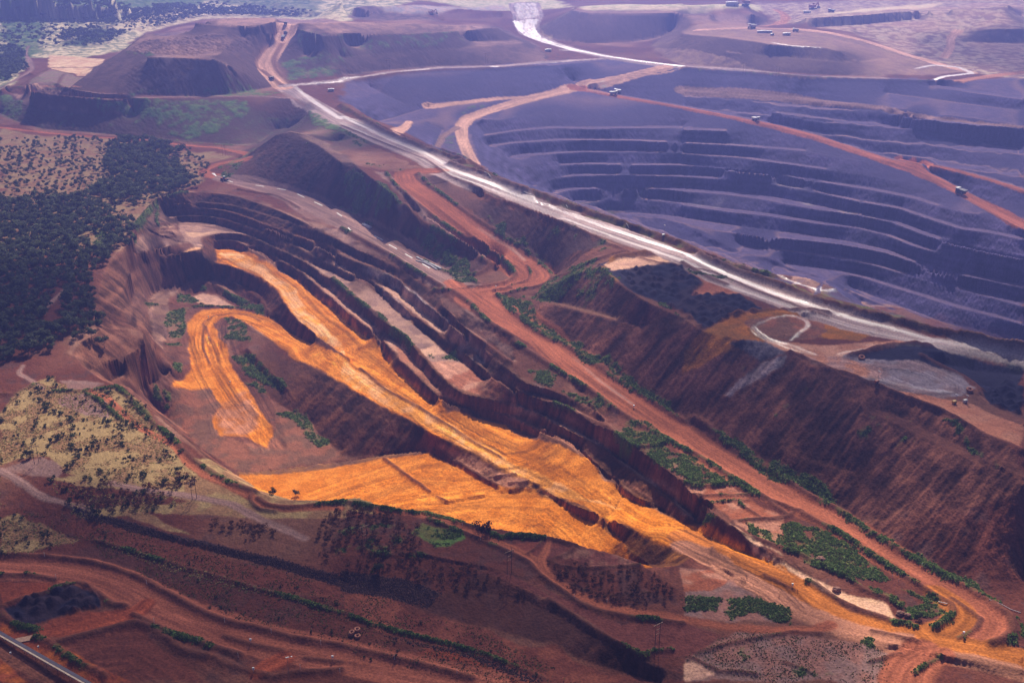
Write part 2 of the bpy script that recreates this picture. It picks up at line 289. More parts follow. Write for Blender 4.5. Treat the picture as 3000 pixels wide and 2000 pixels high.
# drop repeated heights: a polyline whose first mark is alone keeps that height
def solve():
    acc = np.zeros((NR, NC)); cnt = np.zeros((NR, NC))
    for ln in LINES.strip().splitlines():
        ln = ln.strip()
        if not ln: continue
        px, py, z = parse(ln)
        if ln[0] in 'bcef': z = np.where(z < -13, -13+(z+13)*1.0, z)      # big pit: 12.5 m benches
        if len(px) == 1: xs, ys, zs = px, py, z
        else:
            d = np.concatenate([[0], np.cumsum(np.hypot(np.diff(px), np.diff(py)))])
            q = np.arange(0, d[-1]+1e-6, 0.8)
            xs = np.interp(q, d, px); ys = np.interp(q, d, py); zs = np.interp(q, d, z)
        X, Y = ray(xs, ys, zs); u, v = to_uv(X, Y)
        i, j = uv_ij(u, v); ii = np.rint(i).astype(int); jj = np.rint(j).astype(int)
        ok = (ii >= 0) & (ii < NR) & (jj >= 0) & (jj < NC)
        np.add.at(acc, (ii[ok], jj[ok]), zs[ok]); np.add.at(cnt, (ii[ok], jj[ok]), 1)
    lev = [(acc, cnt)]
    while min(lev[-1][0].shape) > 24:
        a, c = lev[-1]; h, wd = a.shape; h2, w2 = (h+1)//2, (wd+1)//2
        A = np.zeros((h2*2, w2*2)); K = np.zeros((h2*2, w2*2)); m = c > 0
        A[:h, :wd] = np.where(m, a/np.maximum(c, 1), 0); K[:h, :wd] = m
        lev.append((A.reshape(h2, 2, w2, 2).sum((1, 3)), K.reshape(h2, 2, w2, 2).sum((1, 3))))
    z = None
    for n, (a, c) in enumerate(reversed(lev)):
        m = c > 0; t = np.where(m, a/np.maximum(c, 1), 0)
        if z is None: z = np.full(a.shape, t[m].mean())
        else:
            h, wd = a.shape
            zi = np.repeat(np.repeat(z, 2, 0), 2, 1)
            zi = (zi + np.roll(zi, 1, 0) + np.roll(zi, 1, 1) + np.roll(np.roll(zi, 1, 0), 1, 1))/4 if min(z.shape) > 30 else zi
            z = zi[:h, :wd]
        z = np.where(m, t, z)
        its = 300 if n == 0 else (120 if n < 3 else (70 if n < len(lev)-2 else 45))
        for k in range(its):
            p = np.pad(z, 1, mode='edge')
            s = (p[:-2, 1:-1]+p[2:, 1:-1]+p[1:-1, :-2]+p[1:-1, 2:])*.25
            z = np.where(m, t, s)
    return z.astype(np.float64)
Z = solve()
print('solve', time.time()-T0, Z.shape)
# ------------------------------------------------------------------ helpers on the solved ground
def zat(x, y, ZZ=None):
    ZZ = Z if ZZ is None else ZZ
    u, v = to_uv(x, y); i, j = uv_ij(u, v)
    i = np.clip(i, 0, NR-1.001); j = np.clip(j, 0, NC-1.001)
    a = i.astype(int); b = j.astype(int); fi = i-a; fj = j-b
    return (ZZ[a, b]*(1-fj)+ZZ[a, b+1]*fj)*(1-fi)+(ZZ[a+1, b]*(1-fj)+ZZ[a+1, b+1]*fj)*fi
def hit(px, py):
    px = np.atleast_1d(np.asarray(px, float)); py = np.atleast_1d(np.asarray(py, float))
    zl = np.arange(120, -150, -0.5)
    X, Y = ray(px[:, None], py[:, None], zl[None, :])
    under = zat(X, Y) >= zl[None, :]
    k = np.where(under.any(1), under.argmax(1), len(zl)-1)
    r = np.arange(len(px)); return X[r, k], Y[r, k], zl[k]
def trace(s, dens=6.0):
    px, py, wd = parse(s)
    if len(px) > 1:
        d = np.concatenate([[0], np.cumsum(np.hypot(np.diff(px), np.diff(py)))])
        n = max(2, int(d[-1]/dens)); q = np.linspace(0, d[-1], n)
        # rounded corners: smooth the resampled line a little
        px, py = np.interp(q, d, px), np.interp(q, d, py)
        wd = np.interp(q, d, wd) if wd is not None else None
        for _ in range(3):
            px[1:-1] = (px[:-2]+2*px[1:-1]+px[2:])/4; py[1:-1] = (py[:-2]+2*py[1:-1]+py[2:])/4
    x, y, z = hit(px, py)
    return x, y, z, wd
def dist_field(x, y, R, wd=None):
    """distance from every ground vertex to a line (inf beyond R), side offset, run along, width"""
    D = np.full((NR, NC), np.inf, np.float32); S = np.zeros((NR, NC), np.float32); A = np.zeros((NR, NC), np.float32)
    W = np.zeros((NR, NC), np.float32); run = 0.0
    for k in range(len(x)-1):
        x0, y0, x1, y1 = x[k], y[k], x[k+1], y[k+1]; L = math.hypot(x1-x0, y1-y0)
        if L < 1e-6: continue
        cx = np.array([min(x0, x1)-R, max(x0, x1)+R]); cy = np.array([max(60, min(y0, y1)-R), max(y0, y1)+R])
        uu, vv = to_uv(*map(np.ravel, np.meshgrid(cx, cy))); i, j = uv_ij(uu, vv)
        i0, i1 = int(max(0, i.min())), int(min(NR, i.max()+2)); j0, j1 = int(max(0, j.min())), int(min(NC, j.max()+2))
        if i1 <= i0 or j1 <= j0: run += L; continue
        X = GX[i0:i1, j0:j1]-x0; Y = GY[i0:i1, j0:j1]-y0
        tx, ty = (x1-x0)/L, (y1-y0)/L
        s = X*tx+Y*ty; sc = np.clip(s, 0, L); d = np.hypot(X-sc*tx, Y-sc*ty)
        sub = D[i0:i1, j0:j1]; m = (d < sub) & (d < R)
        sub[m] = d[m]; S[i0:i1, j0:j1][m] = (X*(-ty)+Y*tx)[m]; A[i0:i1, j0:j1][m] = (run+sc)[m]
        if wd is not None: W[i0:i1, j0:j1][m] = (wd[k]+(wd[k+1]-wd[k])*sc/L)[m]
        run += L
    return D, S, A, W
NX = (fbm(GX, GY, 22, 3, 91)-.5); NY = (fbm(GX, GY, 22, 3, 97)-.5)
NF = fbm(GX, GY, 5, 3, 41)
def poly_mask(s, edge=10.0, soft=0.0):
    px, py, _ = parse(s); x, y, z = hit(px, py); u, v = to_uv(x, y)
    # wavy edge: shift the sample position in metres
    xs = GX + NX*edge*2; ys = GY + NY*edge*2
    i, j = uv_ij(u, v); i0, i1 = int(max(0, i.min()-30)), int(min(NR, i.max()+30)); j0, j1 = int(max(0, j.min()-40)), int(min(NC, j.max()+40))
    M = np.zeros((NR, NC), bool)
    if i1 <= i0 or j1 <= j0: return M
    X = xs[i0:i1, j0:j1]; Y = ys[i0:i1, j0:j1]; ins = np.zeros(X.shape, bool); n = len(x)
    for k in range(n):
        xa, ya, xb, yb = x[k], y[k], x[(k+1) % n], y[(k+1) % n]
        if ya == yb: continue
        c = ((ya > Y) != (yb > Y)) & (X < (xb-xa)*(Y-ya)/(yb-ya)+xa)
        ins ^= c
    M[i0:i1, j0:j1] = ins
    return M
def blur(A, n=1):
    for _ in range(n):
        p = np.pad(A, 1, mode='edge'); A = (p[:-2, 1:-1]+p[2:, 1:-1]+p[1:-1, :-2]+p[1:-1, 2:]+4*p[1:-1, 1:-1])/8
    return A
TM = blur((poly_mask('c:0,640 780,700 1370,762 2352,895 f:2352,120 1850,-20 c:1300,1035 700,858 0,725', 4) | poly_mask('e:1250,120 1700,140 2000,260 2352,390 f:300,530 700,655 1100,800 1500,965 1240,925 900,862 620,728 0,545 e:2000,405 1400,225', 4)).astype(float), 4)
sz_ = (Z+NX*5)/11.5; kz_ = np.floor(sz_); fz_ = sz_-kz_
Z = Z*(1-TM)+TM*((kz_+np.clip((fz_-.38)/.62, 0, 1))*11.5-NX*5)
def grads(ZZ):
    du = np.gradient(GX, axis=1); zx = np.gradient(ZZ, axis=1)/du            # along a row y is constant
    dy = np.gradient(GY, axis=0); dxr = np.gradient(GX, axis=0)
    zy = (np.gradient(ZZ, axis=0)-zx*dxr)/dy
    return zx, zy
zx, zy = grads(blur(Z, 3)); SL = np.hypot(zx, zy)
STEEP = np.clip((SL-.28)/.3, 0, 1)
# rills and tip streaks that run down the faces: noise drawn out along the fall line
tx, ty = zx/np.maximum(SL, 1e-3), zy/np.maximum(SL, 1e-3)
DIST = np.hypot(GX, GY)
stp = np.clip(DIST/700, .7, 3.0)*1.6
LIC = np.zeros((NR, NC)); LIC2 = np.zeros((NR, NC))
for k in range(-6, 7):
    wx = GX+tx*stp*k; wy = GY+ty*stp*k
    LIC += vnoise(wx/1.7, wy/1.7, 5); LIC2 += vnoise(wx/6.5, wy/6.5, 6)
    if k % 2 == 0: LIC2 += vnoise(wx/6.5+9, wy/6.5, 6)
LIC = (LIC/13-.5)*3.2; LIC2 = (LIC2/20-.5)*3.2
print('lic', time.time()-T0)
# ------------------------------------------------------------------ colour book (linear albedo)
COL = dict(dpurple=(.155,.048,.036), dbrown=(.155,.045,.028), dred=(.24,.055,.024), dsoil2=(.14,.042,.026), dpale=(.36,.115,.06), dredpale=(.30,.092,.052), soil=(.115,.034,.021), soil2=(.17,.062,.038), purple=(.24,.135,.115), face=(.092,.033,.021), pface=(.078,.040,.037),  # dark near-ground set and pface have shade put into their colour
  red=(.300,.090,.045), redpale=(.40,.17,.10), pit=(.120,.082,.150), pit_haze=(.052,.043,.105), rust=(.40,.125,.024), straw=(.26,.165,.085), orange=(.52,.150,.011), orange2=(.70,.265,.042), pale=(.62,.36,.22), pink=(.55,.30,.21),  # both pit tones carry the blue of the haze in their colour
  gold=(.32,.21,.095), gold2=(.72,.58,.36), green=(.095,.165,.035), dgreen=(.035,.080,.028), ore=(.013,.012,.030), lav=(.24,.19,.215),
  grey=(.36,.31,.31), white=(.33,.23,.22), bface=(.14,.05,.018), brown=(.16,.072,.045), rock=(.06,.032,.030), ochre=(.26,.10,.014), ltgreen=(.20,.25,.06))
COL = {k: np.array(v) for k, v in COL.items()}
n1 = fbm(GX, GY, 60, 4, 1); n2 = fbm(GX, GY, 9, 4, 2); n3 = fbm(GX, GY, 2.4, 2, 3)
def mixc(A, c, m): return A + (COL[c] - A)*m[..., None]
COLR = np.zeros((NR, NC, 3)) + COL['soil']
COLR = mixc(COLR, 'soil2', np.clip((n1-.42)*4, 0, 1))
COLR = mixc(COLR, 'rock', np.clip((n2-.58)*4, 0, .6)); COLR = mixc(COLR, 'brown', np.clip((n1-.6)*5, 0, .8))
ORM = np.zeros((NR, NC)); VEG = np.zeros((NR, NC)); WET = np.zeros((NR, NC)); KIND = np.zeros((NR, NC), np.int8); GRAIN = np.zeros((NR, NC))
HT = np.zeros((NR, NC))        # small relief added at the end
# regions: colour | mottling colour | mottle amount | wavy edge (m) | veg cover | outline
REG = '''
gold2|dgreen|.75|20|.35|a:0,640 60,600 150,520 210,400 600,400 870,330 1000,225 1300,130 1900,120 2352,150 z:1400,-60 1200,-300 -800,-300 -900,300
dgreen|gold2|.3|25|.7|a:0,90 0,600 70,540 150,420 260,360 300,250 330,150 z:-600,0 -600,300
dgreen|gold2|.25|30|.7|a:300,-20 380,30 700,90 900,60 1150,60 1400,30 1500,-100
dgreen|soil|.35|30|.5|a:400,300 560,330 800,240 900,180 760,140 560,250
dgreen|gold2|.3|30|.5|a:1500,20 1900,60 2200,100 2200,-60 1500,-90
gold2|soil|.5|10|.1|a:1000,230 1400,130 2000,125 2352,150 2352,110 1500,60 1000,110 700,200
pale|gold2|.4|3|0|a:340,380 720,410 680,465 330,470
purple|green|.3|3|.1|a:190,590 350,480 660,490 480,610
pink|pale|.4|2|0|a:170,590 500,600 440,625 200,640
straw|soil2|.6|12|.2|a:0,880 250,930 700,950 900,990 1300,1040 1600,1080 1450,1130 1380,1176 d:1450,60 1200,160 1050,230 900,400 850,560 0,560 0,0
gold|soil2|.6|5|.16|g:0,500 90,380 240,290 380,250 440,340 600,350 800,340 960,420 1100,600 1300,850 1380,960 1150,1000 700,980 430,890 300,800 150,805 0,860
gold|soil2|.6|5|.2|g:300,960 700,1000 1100,1040 1300,1100 j:500,0 900,60 1300,170 1000,10 k:0,60 300,20 z:1200,1480
gold|dsoil2|.6|5|.22|j:0,60 130,20 300,80 560,170 400,240 0,280
purple|soil2|.3|4|.1|g:170,830 250,800 380,840 430,900 390,940 200,920 20,880
purple|soil|.3|5|.15|g:420,270 560,280 700,310 600,340 430,340
purple|soil|.3|5|.2|g:430,370 640,370 740,440 770,540 560,520 430,460
soil|rock|.4|4|.2|j:0,290 500,200 700,200 1600,500 2352,640 2352,900 1700,760 1300,600 900,400
brown|soil|.4|5|.1|j:500,20 700,70 1300,270 1700,360 2352,520 2352,640 1400,400 600,180
brown|pink|.25|6|.05|k:0,560 450,640 900,810 1500,980 2100,1176 1300,1176 600,900 0,700
red|soil|.4|5|0|k:600,930 900,1020 1300,1176 900,1176 500,1020
rock|ore|.5|2|0|j:560,-6 900,75 1300,195 1700,275 2352,445 2352,510 1700,330 1300,230 900,130 600,40
rock|ore|.5|2|0|g:0,885 200,1030 500,1176 640,1176 200,1000 0,860
rock|pface|.4|2|.3|k:0,400 450,470 700,560 600,650 350,600 0,540
purple|soil2|.3|2|.05|k:160,290 420,300 620,325 1000,405 1430,600 1800,800 2100,1000 2250,900 2000,830 1500,600 1200,440 900,380 600,310 300,280
purple|soil2|.3|2|.05|k:1300,455 1600,620 1900,760 2352,780 l:0,770 260,860 100,980 k:2150,1000 1900,900
soil|rock|.6|6|.32|k:0,0 400,20 500,100 600,300 400,290 100,260 0,290
soil|rock|.4|6|.3|k:500,60 900,170 1000,210 1100,290 1000,340 620,320 480,160
green|soil|.5|5|.6|k:490,150 600,80 850,140 880,175 760,240 640,240
soil|rock|.6|6|.3|k:1440,340 1850,390 2090,400 2290,540 2250,620 1900,640 1700,600 1450,430
purple|pale|.2|2|.1|k:1480,310 1640,240 1850,280 2080,380 1800,390 1600,350
purple|red|.4|2|0|k:1110,220 1330,200 1600,240 1440,330 1350,330 1150,260
face|rock|.3|3|.15|k:1000,430 1430,620 1800,850 2352,1130 2352,1176 2000,1130 1500,950 1250,860 900,780 600,680 450,610 700,560
soil2|soil|.4|4|0|j:350,910 780,820 950,780 1200,1000 1400,1176 900,1176 600,1050
ore|rock|.4|3|0|j:20,670 170,600 440,500 560,490 700,600 700,660 400,740 230,775 120,760
red|soil|.4|4|0|j:0,470 300,500 380,540 100,640 0,650
red|brown|.4|4|0|j:340,760 850,660 950,700 780,800 500,840 300,820
red|orange|.3|2|0|j:0,760 300,860 900,1176 560,1176 300,1000 0,860 0,1176 200,1176 0,1000
purple|pale|.25|4|.1|p:640,95 300,230 150,500 60,620 50,740 200,765 400,725 560,680 700,665 760,750 830,730 850,620 900,590 1050,563 1250,565 1400,600 1520,660 1700,740 2000,890 2200,1020 2352,1110 q:400,720 600,880 840,1080 1040,1220 1200,1380 1340,1520 r:1130,540 1290,690 1430,770 1880,880 2350,1040 s:540,320 860,490 1320,860 1680,1110 1560,1020 1200,740 860,470 560,300 r:2352,1010 2040,870 1700,640 1500,440 1200,250 900,-50 q:1200,1090 900,840 700,690 400,600 p:2352,1010 2000,860 1600,675 1300,555 1000,450 560,435 400,370 450,150
pale|pink|.4|3|0|p:640,555 800,560 1000,545 760,610 680,600
pale|pink|.4|2|0|p:700,445 800,452 780,465 720,460
pale|orange2|.4|2|0|p:700,740 830,720 800,755 600,790
pale|pink|.4|2|0|p:290,525 340,490 520,490 500,500 400,515
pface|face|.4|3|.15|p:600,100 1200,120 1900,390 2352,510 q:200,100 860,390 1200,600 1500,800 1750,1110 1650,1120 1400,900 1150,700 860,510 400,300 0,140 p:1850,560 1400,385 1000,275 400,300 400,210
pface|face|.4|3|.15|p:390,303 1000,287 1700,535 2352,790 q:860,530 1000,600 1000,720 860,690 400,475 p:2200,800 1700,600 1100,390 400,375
grey|purple|.5|4|.05|q:640,480 860,530 1060,625 1100,700 1060,770 940,700 660,540
lav|purple|.5|3|.05|q:840,740 950,780 1120,900 1190,1000 1100,980 950,880 830,770
lav|grey|.5|3|.05|q:1100,720 1250,790 1500,1010 1640,1110 1600,1200 1400,1060 1200,900 1090,820
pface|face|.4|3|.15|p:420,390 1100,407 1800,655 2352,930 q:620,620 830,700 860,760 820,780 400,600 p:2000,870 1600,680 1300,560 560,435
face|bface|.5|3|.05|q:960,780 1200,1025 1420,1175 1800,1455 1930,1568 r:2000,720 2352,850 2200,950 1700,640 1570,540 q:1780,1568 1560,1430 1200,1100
brown|grey|.5|3|.05|r:1430,60 1700,330 2030,570 2352,700 2352,780 1960,690 1700,530 1300,240
pink|purple|.6|4|.05|q:0,290 400,475 860,690 1100,830 1500,1130 1900,1400 1700,1380 1200,1000 1000,850 760,670 400,500 0,300
pink|pale|.5|3|0|q:860,690 1100,760 1400,1060 1500,1200 1100,900 900,730
red|pink|.5|4|.05|r:1000,390 1400,390 1900,760 2040,872 1880,880 1600,805 1430,770 1280,680 1060,480
pink|pale|.5|2|0|r:900,270 1080,210 1200,310 940,340
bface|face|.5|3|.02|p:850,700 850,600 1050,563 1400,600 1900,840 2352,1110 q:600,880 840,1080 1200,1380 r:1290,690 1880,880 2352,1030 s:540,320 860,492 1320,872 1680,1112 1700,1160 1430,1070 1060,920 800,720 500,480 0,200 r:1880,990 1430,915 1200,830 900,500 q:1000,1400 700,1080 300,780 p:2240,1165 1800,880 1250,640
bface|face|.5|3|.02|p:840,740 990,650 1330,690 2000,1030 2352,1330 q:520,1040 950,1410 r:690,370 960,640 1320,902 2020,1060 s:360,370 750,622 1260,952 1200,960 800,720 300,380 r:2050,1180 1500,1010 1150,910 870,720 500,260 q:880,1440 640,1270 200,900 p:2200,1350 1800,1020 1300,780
pink|red|.4|2|.02|q:140,720 260,720 450,900 800,1180 1080,1400 1150,1460 1060,1530 950,1410 700,1180 420,970 300,870
redpale|red|.4|2|.02|r:600,200 840,330 1040,600 1180,790 1420,905 1880,990 2352,1180 2352,1210 1880,1002 1320,902 1100,780 860,540 660,370
redpale|red|.4|1|.02|s:0,195 450,370 750,600 1260,940 1240,950 750,640 430,400 0,215
orange|orange2|.3|4|0|p:980,760 1060,735 1200,740 1500,830 1950,1120 2352,1440 q:500,1140 880,1440 900,1568 r:520,370 1000,840 1250,970 1880,1110 s:0,310 560,510 950,860 1430,1070 1900,1310 2352,1500 2352,1558 1900,1558 1500,1370 1000,1130 400,870 0,640 h:1200,900 620,630 350,480 100,345 g:2300,258 2000,85 d:1880,1176 1700,1060 1600,1005 1530,1020 1470,1060 1530,1176 g:1600,200 1750,380 1880,620 1900,740 1860,740 1700,660 1500,650 1300,600 1150,540 1240,420 1180,320 1300,190 1300,0 d:1300,1050 1400,965 1550,950 1800,985 2100,1176 q:100,1370 460,1520 320,1420 0,1170 p:1850,1460 1760,1330 1600,1130 1250,970 990,905
orange2|pale|.5|3|0|p:1000,780 1100,850 1300,960 1500,1050 1650,1150 1760,1300 1950,1568 q:100,1270 450,1500 400,1380 100,1060 0,1000 p:1900,1200 1500,900 1200,780
orange2|pale|.4|4|0|h:0,110 200,260 500,440 900,670 1300,880 1700,1090 2000,1176 1500,1080 1100,870 620,600 300,430 0,260
rust|redpale|.7|9|0|g:1470,440 1700,350 1790,450 1800,560 1700,650 1520,640 1450,520
brown|red|.5|4|0|g:1180,320 1450,330 1520,440 1440,540 1500,650 1860,740 1900,600 1900,480 2150,560 2352,740 h:0,780 200,770 0,820 g:2100,850 1720,905 1600,880 1300,660 1100,500 960,400
orange|orange2|.3|3|0|g:1650,925 1850,905 2352,852 h:150,828 450,786 600,765 850,890 1080,1005 1380,1005 s:300,850 500,990 780,1110 1050,1340 1230,1470 k:2090,390 1850,280 1640,235 1330,160 850,90 470,0 h:400,1172 110,1078 g:2352,1100 1760,1030
redpale|brown|.5|3|0|h:640,700 820,740 900,800 1050,880 1220,930 1300,960 1200,1010 1080,1000 850,880 720,790
brown|ochre|.4|2|0|g:1620,905 2352,832 h:300,782 600,748 600,768 300,806 g:2352,855 1650,930
face|bface|.5|4|0|g:1900,60 2150,190 h:0,285 350,480 600,630 610,750 300,770 0,785 g:2300,725 2150,550 1900,400 1700,240 1600,80
bface|ochre|.4|3|0|h:620,632 900,762 1200,902 1600,1152 s:400,872 1000,1132 1500,1362 1530,1400 1420,1460 1200,1470 950,1240 620,1050 400,915 200,825 h:1380,990 1000,840 700,705
purple|pale|.3|3|.1|d:1020,930 1040,860 1180,830 1300,790 1400,770 1250,810 1180,880 1160,940 1160,1050 1150,1176 1060,1176 1040,1040
pface|brown|.5|5|.05|d:900,700 1050,640 1250,590 1390,560 1440,640 1400,770 1180,830 1040,900 1020,1050 900,1060 880,900
soil2|brown|.5|6|.1|d:640,900 720,700 880,620 1000,600 900,760 820,850 780,1000 900,1100 1040,1110 g:1060,60 900,340 700,270 520,110
pink|purple|.4|2|.1|p:700,1290 850,1255 1020,1290 1200,1400 1000,1400 780,1370
purple|soil2|.4|3|.1|d:1500,60 1640,80 1900,130 2100,200 2352,310 e:150,390 450,540 600,640 840,750 900,780 820,830 640,790 400,600 150,470 0,390 d:2100,330 1900,180 1700,120
purple|pink|.3|3|.25|q:330,40 600,200 900,370 1200,500 1480,700 1400,700 1150,520 900,400 500,230 200,80
purple|soil2|.4|3|.3|q:1480,780 1700,900 1900,1040 2200,1300 2352,1400 2352,1568 r:2000,400 1750,180 1500,60
purple|soil2|.4|4|.2|e:230,0 330,20 430,140 640,330 900,500 1040,600 1000,620 800,490 600,370 480,260 330,90
soil2|face|.4|8|.25|e:520,30 740,210 1000,400 1250,560 1480,740 1800,600 1950,545 1750,455 1400,320 1000,180 740,10
pface|face|.4|8|.3|a:2352,1060 e:180,30 330,130 560,380 720,490 1000,640 880,740 560,590 300,440 0,250 d:2100,180 1750,90 1560,60 a:1650,1100 1900,930 2100,925
purple|gold|.4|4|.2|a:1960,920 2060,915 2200,960 2352,1040 2352,1070 2150,990
pale|pink|.5|3|0|s:2180,1300 2300,1360 2352,1400 l:240,100 330,130 400,190 600,360 740,480 650,500 880,560 760,470 500,300
red|pink|.4|4|.2|s:1460,790 1900,800 2352,1080 2352,1350 1900,1120
pale|pink|.5|4|.1|l:240,95 360,150 420,200 640,370 900,470 1120,580 1300,620 1400,660 1500,750 1200,680 1000,600 800,480 500,300
purple|red|.4|5|.25|l:0,380 300,390 560,560 800,690 700,760 400,780 0,750
red|pink|.4|4|.05|l:0,400 230,390 340,470 200,560 0,560
purple|red|.35|6|.3|l:0,1000 400,850 900,870 1500,940 1450,1176 600,1176 0,1176
pink|pale|.4|2|0|l:0,1040 60,1025 240,1110 140,1150 0,1176
face|soil2|.5|10|.2|e:1780,640 1930,790 2100,900 i:140,60 560,20 740,90 1000,200 1400,340 1800,490 2352,750 2352,1176 1150,1176 800,1010 200,660 h:2352,540 1950,290 1500,0 e:1250,1010 1100,870 1450,745
ore|rock|.3|3|0|e:1770,650 1900,600 2200,600 2352,640 f:0,670 60,720 150,760 60,840 400,860 560,960 400,1000 250,1050 130,1110 60,1010 e:2160,900 2000,840 1850,720
pink|pale|.5|2|0|e:1810,650 1850,620 2000,605 2250,590 2352,620 2200,640 2000,670 1860,690
red|redpale|.4|3|0|f:60,700 170,740 400,800 700,900 500,860 380,850 50,860 150,780
ochre|brown|.5|4|0|e:1870,590 2100,565 2100,580 1900,610 1780,680 1900,760 1880,790 1800,700
ochre|orange|.3|4|0|f:140,1110 330,1010 450,985 900,965 1000,985 1150,1050 1300,1130 1200,1176 900,1150 560,1176 i:400,60 120,200 0,230 0,80
brown|red|.5|4|0|f:450,1040 700,985 950,1010 960,1100 900,1176 560,1176 480,1100
ore|lav|.4|3|0|i:310,40 400,0 600,10 730,80 550,130 430,100
lav|purple|.4|5|0|i:560,130 740,80 700,160 540,250 330,410 300,390 420,260
lav|brown|.5|5|0|i:900,80 1250,100 1600,110 1900,240 2050,340 1900,380 1700,420 1500,380 1200,260 1000,190
redpale|lav|.5|4|0|i:820,90 1100,110 1370,190 1350,260 1150,250 900,170
ore|ore|.2|4|0|i:1160,100 1500,30 1850,60 2352,150 2352,510 2150,450 2060,330 1900,240 1600,120 1380,130
redpale|red|.4|3|0|i:1350,320 1800,400 2000,430 2352,590 2352,740 2100,640 1800,480 1600,410
redpale|pink|.4|3|0|i:560,0 900,30 1200,10 1700,0 2050,30 1500,30 1200,70 1100,110 900,100 700,60
purple|pink|.3|6|.1|f:700,705 800,712 1060,812 1250,880 1550,960 1300,940 1000,860 780,770
pit|pitd|.5|14|.12|b:0,560 700,470 1450,420 1860,410 2352,460 c:640,510 1300,545 2000,560 3000,560 3400,900 f:2352,0 2352,1176 1240,900 400,640 0,480 e:2000,370 1000,0 b:600,1000 0,700
lav|pitd|.5|10|.05|f:600,60 720,30 850,130 960,200 900,240 700,190
lav|pitd|.5|10|.05|f:0,180 130,180 300,200 300,260 100,250
lav|pitd|.5|10|.05|c:0,910 120,960 200,960 500,960 480,1000 0,970
lav|purple|.5|10|.05|f:1060,250 1300,320 1280,380 1080,330
face|green|.35|3|.3|e:1000,15 1400,190 2000,385 2352,500 f:200,590 620,715 900,855 1240,925 1700,1065 i:2352,86 2352,104 2000,30 f:1700,1122 1240,1010 900,900 600,800 200,660 e:2352,545 2000,425 1400,205 1000,55 b:600,1050 300,930 0,760 0,735 300,900 600,1020
pface|purple|.5|10|.2|a:480,615 700,450 990,240 1280,215 1880,240 1770,430 1850,600 1300,665 900,655
brown|lav|.5|8|.05|a:1020,400 1500,410 1640,480 1500,600 1200,640 1000,640 900,600
pface|dgreen|.4|10|.4|a:0,650 80,660 300,770 850,812 1500,672 2130,760 2352,870 b:0,920 2352,1176 a:2352,1050 2050,900 1800,990 1500,1000 900,940 300,890 0,790
purple|pink|.4|2|.02|a:80,645 190,650 400,715 700,765 940,793 850,812 500,788 300,768 150,708
pface|purple|.5|10|.25|a:2000,560 1890,410 2020,170 2352,160 b:900,175 1100,190 1450,410 1000,450 300,485 0,520
purple|pink|.4|3|.02|a:1420,150 1600,126 2000,130 b:0,150 500,165 980,185 970,205 600,228 0,215 a:2352,235 2100,160 1900,160 1780,178 1500,175
gold2|green|.5|8|.2|b:1590,60 2000,30 c:0,35 470,30 600,50 520,85 0,95 b:2200,92 1700,92
gold|gold2|.6|12|.1|b:1600,70 1340,200 1480,285 1420,210 1600,100
purple|pface|.5|8|.15|b:1340,210 1590,76 2352,95 c:0,98 470,95 690,155 470,184 0,189 b:2300,210 2000,290 1500,280
purple|gold|.3|12|.1|c:0,200 480,185 900,205 1400,340 2000,505 1350,530 640,495 0,460 b:2150,330 2200,250
purple|gold2|.4|20|.15|c:480,20 900,20 2352,-100 z:3500,300 c:2352,560 2000,500 1500,350 1100,210 800,160 600,130
gold2|pale|.5|20|.1|c:900,110 1200,70 1800,20 1700,60 1300,80
gold2|green|.5|20|.2|b:900,60 1200,80 1300,60 1600,50 1500,0 b:1000,-30 500,0
grey|pale|.5|10|.1|b:140,60 600,40 1100,40 1180,70 800,60 640,90 300,85
pface|purple|.5|10|.05|b:40,120 90,55 600,112 700,155 300,152
'''
NEAR_SHADE = dict(purple='dpurple', brown='dbrown', red='dred', soil2='dsoil2', redpale='dredpale', pink='dpale')  # foreground shade put into the colours of the nearest regions
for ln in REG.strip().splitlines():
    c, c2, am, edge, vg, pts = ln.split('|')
    if pts[0] in 'jk': c = NEAR_SHADE.get(c, c); c2 = NEAR_SHADE.get(c2, c2)
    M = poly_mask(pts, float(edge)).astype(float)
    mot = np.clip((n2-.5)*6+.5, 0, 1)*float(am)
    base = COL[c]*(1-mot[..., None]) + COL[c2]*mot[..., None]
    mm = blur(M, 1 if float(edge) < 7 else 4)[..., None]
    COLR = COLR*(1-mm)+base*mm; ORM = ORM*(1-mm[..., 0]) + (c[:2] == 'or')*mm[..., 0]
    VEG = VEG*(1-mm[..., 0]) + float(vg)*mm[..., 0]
print('regions', time.time()-T0)
# steep ground shows streaks of tipped and eroded material (real spoil colours); near-pit slopes darker, bench tops paler
NP = blur(poly_mask('d:800,560 930,330 1080,200 1300,140 1700,170 2100,350 2352,380 e:180,520 700,820 1000,1080 h:1200,10 1900,500 2352,760 s:1450,700 1900,1120 2352,1400 1900,1250 1430,1060 h:1200,880 600,600 g:2100,860 1650,920 1400,830 1000,450 700,260 450,80 d:640,900', 4).astype(float), 3)*(1-ORM)
NP = NP*np.clip((fbm(GX, GY, 40, 3, 19)-.25)*6, 0, 1)*np.clip((Z+56)/6, .15, 1)
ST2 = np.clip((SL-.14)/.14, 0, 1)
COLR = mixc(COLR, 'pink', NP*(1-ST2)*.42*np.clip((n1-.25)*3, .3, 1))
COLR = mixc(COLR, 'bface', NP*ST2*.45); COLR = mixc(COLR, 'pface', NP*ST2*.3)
NP_S = NP*(fbm(GX*.3, GY*.3+Z*2.2, 6, 3, 23)-.5)*2.2
f = (STEEP*(1-.0))[..., None]
COLR = COLR*(1+f*(LIC*.9+LIC2*.8+1.2*(n2-.5)+.9*NP_S)[..., None].clip(-.6, 1.1))
COLR *= (1+.35*(n3-.5)+.35*(n2-.5))[..., None]
